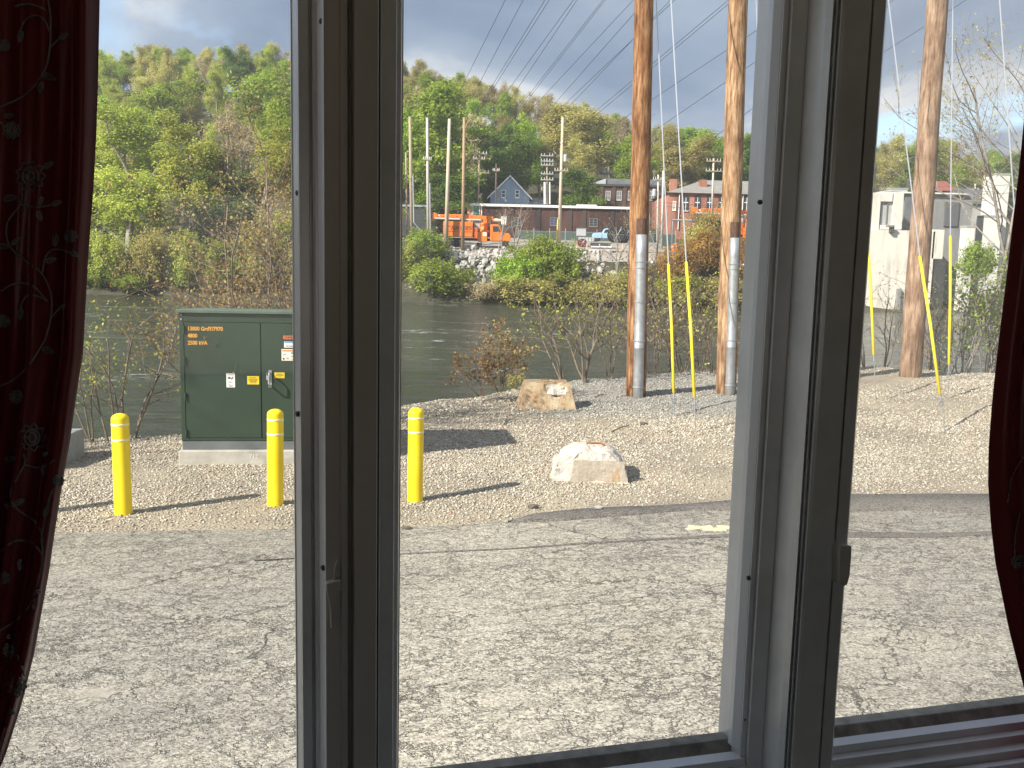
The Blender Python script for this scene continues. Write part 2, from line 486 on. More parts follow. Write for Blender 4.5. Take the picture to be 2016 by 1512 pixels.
# ---- gravel: loose stones
def gravel():
    rs = np.random.RandomState(3)
    M_st = leaf_mat('gravel_stone', [(0.0, (0.22, 0.185, 0.145)), (0.22, (0.33, 0.29, 0.225)), (0.5, (0.43, 0.385, 0.30)), (0.8, (0.53, 0.48, 0.385)), (0.93, (0.62, 0.58, 0.50)), (1.0, (0.40, 0.22, 0.16))], 0.0, 0.0, 1.0)
    M_gs = leaf_mat('grey_stone', [(0.0, (0.16, 0.155, 0.14)), (1.0, (0.45, 0.42, 0.36))], 0.0, 0.0, 1.0)
    base = np.array([(1, 0, 0), (0, 1, 0), (-1, 0, 0), (0, -1, 0), (0.15, 0.1, .75), (0, 0, -.6)], dtype=float)
    fa = np.array([(0, 1, 4), (1, 2, 4), (2, 3, 4), (3, 0, 4), (1, 0, 5), (2, 1, 5), (3, 2, 5), (0, 3, 5)])
    lx = np.array([p.x for p in lot_edge]); ly = np.array([p.y for p in lot_edge])
    P = []; G = []
    n = 0
    while n < 150000:
        k = 20000
        y = 8.0 + 15.5 * rs.rand(k) ** 1.5
        x = (rs.rand(k) - 0.42) * y * 1.45
        ok = (y > np.interp(x, lx, ly) - 0.05 - 0.5 * (rs.rand(k) ** 6) - 0.0)
        dens = np.array([0.62 + 0.9 * mnoise.noise(Vector((a * .55, b * .55, 2.2))) for a, b in zip(x, y)])
        edge_ = y - np.interp(x, lx, ly)
        dens *= np.clip(edge_ / 0.9, 0.12, 1)
        ok &= rs.rand(k) < dens
        for a, b in zip(x[ok], y[ok]):
            if b < y_edge(a) + 0.5:
                P.append((a, b, z_near(a, b))); G.append(grey_mask(a, b)); n += 1
    P = np.array(P); G = np.array(G)
    for nm, sel, mt, label in (('loose_gravel', rs.rand(len(P)) > G, M_st, 'loose tan gravel strewn over the ground along the river bank'),
                               ('grey_gravel', None, M_gs, 'fine grey crushed stone heaped round the two utility poles')):
        if sel is None: sel = ~first
        first = sel
        p = P[sel]; k = len(p)
        s = 0.007 + 0.014 * rs.rand(k) ** 2.2
        s *= np.clip(p[:, 1] / 11.5, 0.9, 1.35)
        ang = rs.rand(k) * 6.283
        b = base[None] * (0.65 + 0.7 * rs.rand(k, 6, 1)) * s[:, None, None] * (np.array([1.25, 0.85, 0.8])[None, None])
        ca, sa = np.cos(ang)[:, None], np.sin(ang)[:, None]
        til = (rs.rand(k) - .5)[:, None] * 1.0
        bx, by, bz = b[..., 0], b[..., 1], b[..., 2]
        bz2 = bz * np.cos(til) + bx * np.sin(til); bx2 = bx * np.cos(til) - bz * np.sin(til)
        V = np.stack([bx2 * ca - by * sa, bx2 * sa + by * ca, bz2], -1) + p[:, None, :]
        V[..., 2] += (s * 0.3)[:, None]
        F = fa[None] + (np.arange(k) * 6)[:, None, None]
        T = np.repeat(rs.rand(k), 6)
        o = link(nm, np_mesh(nm, V.reshape(-1, 3), F.reshape(-1, 3), mt, T))
        tag(o, label, 'gravel', kind='stuff')
gravel()

# ---- river
def river():
    m, nt, p = nodes_of('river_water'); N, L = nt.nodes.new, nt.links.new
    tc = N('ShaderNodeTexCoord')
    def nz(scale, stretch, detail=4, rough=.55, loc=(0, 0, 0), dist=0.0):
        mp = N('ShaderNodeMapping'); mp.inputs['Scale'].default_value = stretch; mp.inputs['Location'].default_value = loc
        L(tc.outputs['Object'], mp.inputs[0])
        n = N('ShaderNodeTexNoise'); n.inputs['Scale'].default_value = scale; n.inputs['Detail'].default_value = detail; n.inputs['Roughness'].default_value = rough
        n.inputs['Distortion'].default_value = dist
        L(mp.outputs[0], n.inputs['Vector']); return n.outputs['Fac']
    def ramp(f, st):
        r = N('ShaderNodeValToRGB')
        while len(r.color_ramp.elements) < len(st): r.color_ramp.elements.new(.5)
        for e, (q, c) in zip(r.color_ramp.elements, st): e.position = q; e.color = (*c, 1)
        L(f, r.inputs[0]); return r.outputs[0]
    foam_a = nz(0.16, (1, 2.2, 1), 3, .5, (4, 1, 0))
    foam_b = nz(1.6, (0.8, 2.6, 1), 6, .7, (0, 0, 0), .6)
    fa = ramp(foam_a, [(0.57, (0, 0, 0)), (0.68, (1, 1, 1))])
    fb = ramp(foam_b, [(0.53, (0, 0, 0)), (0.64, (1, 1, 1))])
    mu = N('ShaderNodeMath'); mu.operation = 'MULTIPLY'; L(fa, mu.inputs[0]); L(fb, mu.inputs[1])
    base = ramp(nz(0.3, (1, 3, 1), 4), [(0.35, (0.022, 0.025, 0.015)), (0.65, (0.042, 0.044, 0.030))])
    mx = N('ShaderNodeMix'); mx.data_type = 'RGBA'; L(mu.outputs[0], mx.inputs[0]); L(base, mx.inputs[6]); mx.inputs[7].default_value = (.55, .55, .52, 1)
    L(mx.outputs[2], p.inputs['Base Color'])
    rr = N('ShaderNodeMapRange'); rr.inputs[3].default_value = 0.10; rr.inputs[4].default_value = 0.7
    L(mu.outputs[0], rr.inputs[0]); L(rr.outputs[0], p.inputs['Roughness'])
    p.inputs['IOR'].default_value = 1.33
    a1 = nz(0.9, (0.5, 2.3, 1), 5, .6, dist=.4); a2 = nz(3.6, (0.6, 2.0, 1), 4, .6)
    ad = N('ShaderNodeMath'); ad.operation = 'MULTIPLY_ADD'; L(a2, ad.inputs[0]); ad.inputs[1].default_value = 0.45; L(a1, ad.inputs[2])
    b = N('ShaderNodeBump'); b.inputs['Strength'].default_value = 1.0; b.inputs['Distance'].default_value = 0.14
    L(ad.outputs[0], b.inputs['Height']); L(b.outputs[0], p.inputs['Normal'])
    # low real swell on the surface
    xs = np.concatenate([np.linspace(-500, -80, 8), np.linspace(-70, 70, 150), np.linspace(80, 500, 8)])
    ys = np.concatenate([np.linspace(8, 60, 110), np.linspace(62, 125, 30)])
    V = [(x, y, WATER_Z + (0.035 * mnoise.noise(Vector((x * .35, y * .9, 0))) + .03 * mnoise.noise(Vector((x * 1.1, y * 2.1, 5))) if abs(x) < 70 else 0)) for y in ys for x in xs]
    nx = len(xs)
    F = [(j * nx + i, j * nx + i + 1, (j + 1) * nx + i + 1, (j + 1) * nx + i) for j in range(len(ys) - 1) for i in range(nx - 1)]
    tag(link('river', np_mesh('river', V, F, m, None, True)), kind='structure')
river()

# ---- far bank and hill
sky_px = [(-900, 150), (0, 100), (190, 95), (330, 85), (450, 95), (580, 92), (700, 105), (800, 128), (900, 148), (1000, 182), (1100, 205), (1200, 235), (1250, 250),
          (1350, 250), (1420, 265), (1480, 285), (1700, 300), (1800, 290), (1900, 315), (2100, 310), (2900, 300)]
RIDGE_D = 255.0
RX = []; RZ = []
for px, py in sky_px:
    p = at(px, py, RIDGE_D); RX.append(p.x); RZ.append(p.z - 11.0)
def ridge(x): return float(np.interp(x, RX, RZ))
def z_far(x, y):
    right = sstep(30, 44, x)
    top = 4.4 * (1 - right) + (-1.2) * right
    left = sstep(-18, -30, x) if False else (1 - sstep(-32, -16, x))
    top = top * (1 - left) + 1.2 * left
    y0, y1 = 104.0 + 1.2 * math.sin(x * .13), 111.5
    if y < y0: return max(-4.0, WATER_Z - 0.15 - (y0 - y) * 0.3)
    if y < y1: return WATER_Z - 0.15 + (top - WATER_Z + .15) * ((y - y0) / (y1 - y0)) + .25 * mnoise.noise(Vector((x * .5, y * .5, 0)))
    a = top + (5.9 - top) * sstep(y1, 128, y)
    if y > 128: a = 5.9 + 4.0 * sstep(128, 165, y)
    if y > 165:
        t = min(1.0, (y - 165) / (RIDGE_D - 165)); a = 9.9 + (ridge(x * RIDGE_D / y) - 9.9) * (t ** 0.9)
    if y > RIDGE_D: a = ridge(x * RIDGE_D / y) - (y - RIDGE_D) * 0.12
    return a
M_hill = mat('leaf_litter', (0.030, 0.030, 0.016), (0.07, 0.065, 0.036), 0.95, 0.5)
def far_ground():
    xs = np.concatenate([np.linspace(-700, -170, 16), np.linspace(-160, 160, 161), np.linspace(170, 700, 16)])
    ys = np.concatenate([np.linspace(96, 113, 24), np.linspace(115, 170, 28), np.linspace(175, 300, 30), np.linspace(320, 900, 14)])
    V = [(x, y, z_far(x, y)) for y in ys for x in xs]; nx = len(xs)
    F = [(j * nx + i, j * nx + i + 1, (j + 1) * nx + i + 1, (j + 1) * nx + i) for j in range(len(ys) - 1) for i in range(nx - 1)]
    o = link('hillside', np_mesh('hillside', V, F, M_hill, None, True)); tag(o, kind='structure')
far_ground()
# gravel yard on the far bank
M_yard = mat('yard_gravel', (0.24, 0.21, 0.18), (0.36, 0.32, 0.28), 0.95, 1.2, bump=.3)
yx = np.linspace(at(780, 480, 112).x, at(1330, 480, 112).x, 60); yy = np.concatenate([np.linspace(110.2, 113, 6), np.linspace(114.5, 139, 14)])
V = [(x, y, z_far(x, y) + .06) for y in yy for x in yx]
F = [(j * 60 + i, j * 60 + i + 1, (j + 1) * 60 + i + 1, (j + 1) * 60 + i) for j in range(len(yy) - 1) for i in range(59)]
yard = link('gravel_yard', np_mesh('gravel_yard', V, F, M_yard, None, True)); tag(yard, kind='structure')

# ================================================================= VEGETATION
def grow(rs, H, spread, stems, levels=3, wander=0.18, up=0.25, kids=(5, 5), r0=None, lean=(0, 0), first=0.25, ratio=(0.35, 0.6)):
    """returns branch polylines [(pts, r_start, r_end, level)]"""
    out = []
    def branch(p, d, length, r, lev):
        n = 6 if lev < 2 else 4
        pts = [p.copy()]
        q = p.copy(); d = d.normalized()
        for i in range(n):
            d = (d + Vector((rs.gauss(0, wander), rs.gauss(0, wander), rs.gauss(0, wander * .7) + up * .3))).normalized()
            q = q + d * (length / n); pts.append(q.copy())
        out.append((pts, r, r * (0.45 if lev < levels - 1 else .3), lev))
        if lev + 1 < levels:
            k = kids[min(lev, len(kids) - 1)]
            for i in range(k):
                t = first + (1 - first) * (i + rs.random()) / k
                f = t * n; a = int(min(f, n - 1)); pp = pts[a].lerp(pts[a + 1], f - a)
                tang = (pts[a + 1] - pts[a]).normalized()
                side = Vector((rs.gauss(0, 1), rs.gauss(0, 1), rs.gauss(0, .5))); side = (side - tang * side.dot(tang)).normalized()
                dd = tang * (0.75 if lev else 0.6) + side * (0.75 + .3 * rs.random())
                branch(pp, dd, length * rs.uniform(*ratio) * (1.15 - .45 * t), r * (1 - .5 * t) * 0.55, lev + 1)
    for s in range(stems):
        a = rs.random() * 6.283
        tilt = spread * (0.3 + .7 * rs.random()) if stems > 1 else spread * .15
        d = Vector((math.cos(a) * tilt + lean[0], math.sin(a) * tilt + lean[1], 1))
        b = Vector((math.cos(a), math.sin(a), 0)) * (0.05 * H * rs.random() if stems > 1 else 0)
        branch(b, d, H * rs.uniform(.75, 1.0), r0 or H * .012, 0)
    return out
def tubes_mesh(name, branches, mt, sides=(7, 5, 3, 3)):
    mb = MB()
    for pts, a, b, lev in branches:
        k = len(pts); mb.tube(pts, [a + (b - a) * i / (k - 1) for i in range(k)], sides[min(lev, 3)], cap=False)
    return mb.mesh(name, True) if mt is None else (lambda me: (me.materials.append(mt), me)[1])(mb.mesh(name, True))
def leaves_mesh(name, P, size, mt, rs, tint=None, outward=None, aspect=0.6, droop=0.0):
    """one small folded leaf blade (two triangles... a quad) at every point of P"""
    P = np.asarray(P, dtype=float); k = len(P)
    nrm = rs.normal(size=(k, 3)); nrm[:, 2] += 0.55
    if outward is not None: nrm = nrm * 0.75 + outward * 1.2
    nrm /= np.linalg.norm(nrm, axis=1, keepdims=True) + 1e-9
    t = rs.normal(size=(k, 3)); t[:, 2] -= droop
    t -= nrm * (t * nrm).sum(1, keepdims=True); t /= np.linalg.norm(t, axis=1, keepdims=True) + 1e-9
    b = np.cross(nrm, t)
    s = (np.asarray(size) * (0.6 + 0.8 * rs.rand(k)))[:, None]
    V = np.stack([P - t * s * .5, P + b * s * aspect * .5 + nrm * s * .08, P + t * s * .5, P - b * s * aspect * .5 + nrm * s * .08], 1)
    F = np.arange(k * 4).reshape(k, 4)
    T = rs.rand(k) if tint is None else np.clip(tint + rs.normal(size=k) * .13, 0, 1)
    return np_mesh(name, V.reshape(-1, 3), F, mt, np.repeat(T, 4))

G_bright = [(0, (0.080, 0.115, 0.012)), (.5, (0.150, 0.205, 0.022)), (1, (0.245, 0.295, 0.042))]
G_yellow = [(0, (0.125, 0.145, 0.022)), (.5, (0.225, 0.240, 0.040)), (1, (0.33, 0.335, 0.075))]
G_olive = [(0, (0.135, 0.122, 0.040)), (.5, (0.225, 0.200, 0.066)), (1, (0.32, 0.28, 0.105))]
G_brown = [(0, (0.16, 0.125, 0.075)), (.5, (0.25, 0.20, 0.115)), (1, (0.33, 0.28, 0.16))]
G_dark = [(0, (0.035, 0.060, 0.010)), (.5, (0.070, 0.110, 0.018)), (1, (0.125, 0.175, 0.032))]
G_copper = [(0, (0.085, 0.050, 0.024)), (.4, (0.17, 0.105, 0.048)), (.75, (0.25, 0.175, 0.075)), (1, (0.23, 0.23, 0.075))]
G_rust = [(0, (0.13, 0.06, 0.02)), (.5, (0.24, 0.125, 0.035)), (1, (0.21, 0.20, 0.055))]
L_bright = leaf_mat('spring_green_leaf', G_bright); L_yellow = leaf_mat('yellow_green_leaf', G_yellow)
L_olive = leaf_mat('olive_leaf', G_olive); L_brown = leaf_mat('bud_brown_leaf', G_brown)
L_dark = leaf_mat('deep_green_leaf', G_dark); L_copper = leaf_mat('copper_leaf', G_copper); L_rust = leaf_mat('rust_leaf', G_rust)

def tree_proto(seed, H, W, nleaf, lsize, mt, bark=None, density=1.0, trunk_h=0.28, conifer=False, clump=1.0):
    """a broadleaf tree of height H and crown width W: (trunk mesh, crown mesh), base at the origin"""
    r = random.Random(seed); rs = np.random.RandomState(seed)
    if conifer:
        br = [([Vector((0, 0, 0)), Vector((0, 0, H * .5)), Vector((0, 0, H))], H * .018, .02, 0)]
        P = []
        for i in range(nleaf):
            z = H * (0.08 + .92 * r.random() ** .8); rad = W * .5 * (1 - z / H) * (0.75 + .35 * math.sin(z * 5)) * math.sqrt(r.random())
            a = r.random() * 6.283; P.append((rad * math.cos(a), rad * math.sin(a), z - rad * .3))
        return tubes_mesh('trunk', br, bark or M_bark), leaves_mesh('crown', P, lsize, mt, rs)
    br = grow(r, H * .80, .3, 1, 4, .16, .35, (9, 5, 3), r0=H * .016, first=trunk_h, ratio=(.34, .62))
    # squeeze the skeleton into the crown width
    mx = max(math.hypot(p.x, p.y) for b in br for p in b[0]) + 1e-6
    mz = max(p.z for b in br for p in b[0])
    for b in br:
        for p in b[0]:
            f = 0.46 * W / mx if True else 1
            p.x *= f; p.y *= f; p.z *= 0.93 * H / mz
    tips = [b[0][-1] for b in br if b[3] >= 2] + [b[0][2] for b in br if b[3] == 3]
    tips = [t for t in tips if t.z > H * .10]
    r.shuffle(tips)
    nc = min(len(tips), int(130 * density))
    C = np.array([tuple(t) for t in tips[:nc]])
    rad = (0.050 + .060 * rs.rand(nc)) * W * clump
    tn = rs.rand(nc) * .5 + .25
    idx = rs.choice(nc, nleaf, p=rad ** 2 / (rad ** 2).sum())
    d = rs.normal(size=(nleaf, 3)); d /= np.linalg.norm(d, axis=1, keepdims=True)
    rr = rad[idx] * (0.25 + .95 * rs.rand(nleaf))
    P = C[idx] + d * rr[:, None] * np.array([1.15, 1.15, .85])
    ctr = np.array([0, 0, H * .55]); ow = P - ctr; ow /= np.linalg.norm(ow, axis=1, keepdims=True)
    return tubes_mesh('trunk', br, bark or M_bark), leaves_mesh('crown', P, lsize, mt, rs, tn[idx], d * .30 + ow * .45, .75)

def place_tree(proto, loc, s, rz, label, name='leafy_tree', cat='tree', group=None, sz=1.0):
    e = empty(name, loc, rz); e.scale = (s, s, s * sz)
    tag(e, label, cat, group)
    link('trunk', proto[0], e); link('crown', proto[1], e)
    return e
PR = {}
def protos():
    for i in range(3):
        PR['bright%d' % i] = tree_proto(10 + i, 15, 12, 17000, .26, L_bright, density=1.2, trunk_h=.16)
        PR['olive%d' % i] = tree_proto(20 + i, 15, 11.5, 14000, .22, L_olive, M_barkgrey, 1.25, clump=.95)
        PR['yellow%d' % i] = tree_proto(30 + i, 18, 12, 19000, .22, L_yellow, M_barkgrey, 1.9, clump=.85, trunk_h=.10)
    for i in range(2):
        PR['brown%d' % i] = tree_proto(40 + i, 15, 10, 4500, .22, L_brown, M_barkgrey, 1.5, clump=.8)
        PR['dark%d' % i] = tree_proto(50 + i, 14, 11, 15000, .27, L_dark, density=1.2, trunk_h=.14)
    PR['conifer'] = tree_proto(60, 16, 5, 5200, .40, L_dark, conifer=True)
protos()

# ---- hillside wood: rows of single trees
KIND = {'bright': ('bright green', 'spring green'), 'olive': ('olive green', 'olive'), 'yellow': ('yellow green', 'yellow'), 'brown': ('brownish budding', 'brown'), 'dark': ('deep green', 'dark')}
LANDMARK = [(100, 'behind the left curtain'), (190, 'beside the left curtain'), (290, 'above the left bollard'), (420, 'above the cabinet door'), (580, 'left of the left window post'), (785, 'behind the left window post'),
            (840, 'right of the left window post'), (900, 'behind the four far poles'), (960, 'above the orange truck'), (1050, 'above the blue house'), (1140, 'above the lone far pole'), (1235, 'above the brick mill'), (1300, 'behind the first brown pole'),
            (1410, 'above the red brick building'), (1480, 'behind the second brown pole'), (1600, 'behind the right window post'), (1700, 'hidden by the right window post'), (1780, 'left of the leaning pole'), (1860, 'behind the leaning pole'), (1950, 'right of the leaning pole'), (99999, 'by the right curtain')]
def landmark(px): return next(t for lim, t in LANDMARK if px < lim)
ROWN = ['on the ridge line', 'just below the ridge', 'on the upper slope', 'on the upper middle slope', 'half way up the hill', 'on the lower middle slope', 'on the lower slope']
def hill_trees():
    r = random.Random(5)
    n = 0
    for row, d in enumerate((258, 246, 233, 219, 205, 191, 178)):
        x = -0.60 * d + r.uniform(0, 6)
        while x < 0.60 * d:
            px = CX + FPX * x / d
            yy = d + r.uniform(-5, 5)
            step = r.uniform(4.6, 6.4) if row < 2 else r.uniform(6.4, 9.2) if x < 0.16 * d else r.uniform(8, 11)
            w = {'bright': 3, 'olive': 3, 'yellow': 2, 'brown': 2, 'dark': 1}
            if px < 620: w = {'bright': 5, 'olive': 2, 'yellow': 4, 'brown': 1.5, 'dark': 1} if row > 1 else {'bright': 2, 'olive': 3, 'yellow': 3, 'brown': 2.0, 'dark': .3}
            elif px < 1260: w = {'bright': 1, 'olive': 7, 'yellow': .7, 'brown': 3.2, 'dark': .5} if row < 5 else {'bright': 2, 'olive': 4, 'yellow': 1, 'brown': 1.5, 'dark': 2}
            else: w = {'bright': 3, 'olive': 4, 'yellow': 2, 'brown': .6, 'dark': 1.5}
            k = r.choices(list(w), list(w.values()))[0]
            s = (r.uniform(.78, 1.12) if row > 1 else r.uniform(.8, .98)) * (0.85 if k == 'yellow' else 1)
            pr = PR[k + str(r.randrange(3 if k in ('bright', 'olive', 'yellow') else 2))]
            side = 'left part' if px < 690 else ('middle part' if px < 1250 else 'right part')
            hgt = 'ridge' if row < 2 else ('upper slope' if row < 4 else 'lower slope')
            place_tree(pr, (x, yy, z_far(x, yy) - .3), s, r.uniform(0, 6.28), '%s%s tree %s, %s' % ('tall ' if s > 1 else 'small ' if s < .86 else '', KIND[k][0], ROWN[row], landmark(px)), KIND[k][0].replace(' ', '_') + '_tree', 'tree', 'trees of the hillside wood')
            n += 1
            x += step
    return n
N_HILL = hill_trees()

def tree_at(key, px, top, Y, label, base_z=None, width=None, name='leafy_tree', rz=None, group=None):
    """a named tree whose top stands at photo row 'top' and whose foot is on the far ground"""
    t = at(px, top, Y); bz = z_far(t.x, Y) if base_z is None else base_z
    pr = PR[key]; me = pr[1]
    co = np.empty(len(me.vertices) * 3, dtype=np.float32); me.vertices.foreach_get('co', co); co = co.reshape(-1, 3)
    h0 = co[:, 2].max(); w0 = np.ptp(co[:, 0]) * .9
    sz = (t.z - bz) / h0
    s = (width * Y / FPX) / w0 if width else sz
    e = place_tree(pr, (t.x, Y, bz - .3), s, rnd.uniform(0, 6.28) if rz is None else rz, label, name, group=group, sz=sz / s)
    return e
# left bank
tree_at('yellow0', 245, 185, 113, 'tall yellow green tree on the far bank, nearest the left curtain', width=215, name='yellow_green_tree')
tree_at('yellow1', 60, 200, 115, 'yellow green tree on the far bank behind the left curtain', width=200, name='yellow_green_tree')
tree_at('yellow2', 345, 205, 116, 'yellow green tree on the far bank, right of the tallest one', width=150, name='yellow_green_tree')
tree_at('brown0', 440, 190, 118, 'bare purple grey tree standing among the green far bank trees', width=115, name='bare_tree')
tree_at('brown1', 515, 260, 114, 'smaller bare tree on the far bank above the green cabinet', width=120, name='bare_tree')
tree_at('bright0', 560, 95, 168, 'large bright green tree high on the hill beside the window post', width=190, name='bright_green_tree')
tree_at('bright1', 565, 185, 140, 'bright green tree half way up the hill beside the window post', width=140, name='bright_green_tree')
tree_at('dark0', 460, 330, 117, 'dark green low tree on the far bank behind the copper shrub', width=150, name='deep_green_tree')
tree_at('bright2', 330, 135, 178, 'broad bright green crown above the far bank trees, left pane', width=170, name='bright_green_tree')
tree_at('yellow1', 620, 250, 112, 'yellow green tree on the far bank behind the window post', width=170, name='yellow_green_tree')
tree_at('olive0', 690, 300, 112, 'olive tree on the far bank behind the window post', width=150, name='olive_tree')
r_ = random.Random(77)
for d_, lo in ((121, 0), (131, 1), (143, 1), (156, 1), (168, 2)):
    px_ = -120 + r_.uniform(0, 60)
    while px_ < 740:
        k_ = r_.choices(['yellow0', 'yellow1', 'yellow2', 'bright0', 'bright1', 'olive0', 'olive2', 'brown1', 'dark1'], [3, 3, 3, 2, 2, 1.5, 1.5, .8, .5])[0]
        x_ = at(px_, 400, d_).x; s_ = r_.uniform(.62, .9)
        place_tree(PR[k_], (x_, d_ + r_.uniform(-3, 3), z_far(x_, d_) - .4), s_, r_.uniform(0, 6.28), '%s%s tree, %s far bank row, %s' % ('tall ' if s_ > .8 else 'small ' if s_ < .69 else '', KIND[k_[:-1]][0], {121: 'front', 131: 'second', 143: 'third', 156: 'fourth', 168: 'rear'}[d_], landmark(px_)), KIND[k_[:-1]][0].replace(' ', '_') + '_tree', 'tree', 'trees of the left far bank wood')
        px_ += r_.uniform(70, 120) * 121 / d_ * 1.05
# middle
tree_at('bright0', 878, 158, 150, 'big bright green maple rising behind the row of far poles', width=165, name='bright_green_tree', rz=1)
tree_at('bright1', 800, 190, 145, 'bright green tree at the left edge of the middle pane', width=120, name='bright_green_tree')
tree_at('dark0', 990, 238, 158, 'dark green tree behind the blue gabled house', width=120, name='deep_green_tree')
tree_at('bright2', 1035, 222, 172, 'mid green tree right of the blue house on the slope', width=105, name='bright_green_tree')
tree_at('brown1', 955, 215, 168, 'brownish tree left of the blue house', width=95, name='budding_tree')
tree_at('dark1', 1150, 322, 149, 'dark bushy evergreen behind the long brick warehouse', width=82, name='evergreen_tree')
tree_at('olive1', 1150, 205, 185, 'wide olive tree above the brick warehouse roof', width=150, name='olive_tree')
tree_at('olive2', 1080, 205, 195, 'olive tree on the slope above the crossarm pole', width=130, name='olive_tree')
tree_at('bright0', 1228, 258, 178, 'bright green tree left of the tall brown pole', width=95, name='bright_green_tree')
tree_at('conifer', 1236, 236, 230, 'small dark conifer on the ridge left of the tall brown pole', width=26, name='conifer_tree')
tree_at('olive0', 1335, 262, 172, 'olive tree above the red brick building', width=140, name='olive_tree')
tree_at('bright1', 1400, 246, 190, 'bright green tree above the red brick building', width=110, name='bright_green_tree')
tree_at('dark1', 1425, 262, 186, 'dark green tree left of the second brown pole', width=80, name='deep_green_tree')
tree_at('olive2', 1300, 236, 200, 'pale olive tree between the two brown poles', width=90, name='olive_tree')
tree_at('dark0', 940, 330, 160, 'dark tree behind the crossarm poles', width=90, name='deep_green_tree')
tree_at('dark1', 860, 330, 135, 'dark green tree behind the four far poles', width=130, name='deep_green_tree')
# right
tree_at('olive0', 1745, 292, 190, 'olive tree left of the leaning pole, right pane', width=90, name='olive_tree')
tree_at('yellow0', 1830, 272, 185, 'yellow green tree behind the leaning pole, right pane', width=110, name='yellow_green_tree')
tree_at('olive1', 1915, 318, 180, 'olive tree beyond the roofs, right pane', width=120, name='olive_tree')
tree_at('yellow2', 1990, 310, 185, 'yellow green tree beyond the roofs by the right curtain', width=120, name='yellow_green_tree')

# ---- bushes on the far bank
def bush_proto(seed, H, W, nleaf, lsize, mt, stems=14, bark=None):
    r = random.Random(seed); rs = np.random.RandomState(seed)
    br = grow(r, H * .9, .75, stems, 3, .16, .3, (6, 4), r0=H * .010, first=.2)
    mx = max(math.hypot(p.x, p.y) for b in br for p in b[0]); mz = max(p.z for b in br for p in b[0])
    for b in br:
        for p in b[0]: p.x *= .46 * W / mx; p.y *= .46 * W / mx; p.z *= .95 * H / mz
    tips = np.array([tuple(b[0][-1]) for b in br if b[3] == 2] + [tuple(b[0][2]) for b in br if b[3] == 2])
    nc = len(tips); idx = rs.randint(0, nc, nleaf); tn = rs.rand(nc) * .6 + .2
    d = rs.normal(size=(nleaf, 3)) * W * .035
    P = tips[idx] + d; P[:, 2] = np.abs(P[:, 2])
    ow = P - np.array([0, 0, H * .3]); ow /= np.linalg.norm(ow, axis=1, keepdims=True)
    return tubes_mesh('branch', br, bark or M_twig), leaves_mesh('foliage', P, lsize, mt, rs, tn[idx], ow, .7)
BP = {'green0': bush_proto(70, 5, 7, 9000, .22, L_bright), 'green1': bush_proto(71, 5, 7, 8000, .22, L_bright), 'olive': bush_proto(72, 5, 6, 6000, .18, L_olive),
      'brown': bush_proto(73, 4, 6, 3500, .14, L_brown, 18), 'rust': bush_proto(74, 5, 6, 5500, .16, L_rust), 'yellow': bush_proto(75, 5, 6.5, 7500, .20, L_yellow)}
def bush_at(key, px, top, base, Y, width, label, name='leafy_bush', group=None):
    b = at(px, base, Y); t = at(px, top, Y)
    pr = BP[key]; e = empty(name, b, rnd.uniform(0, 6.28))
    w0 = {'green0': 7, 'green1': 7, 'yellow': 6.5}.get(key, 6.0); h0 = 4 if key == 'brown' else 5
    s = width * Y / FPX / w0; e.scale = (s, s, (t.z - b.z) / h0)
    tag(e, label, 'bush', group)
    link('branch', pr[0], e); link('foliage', pr[1], e)
    return e
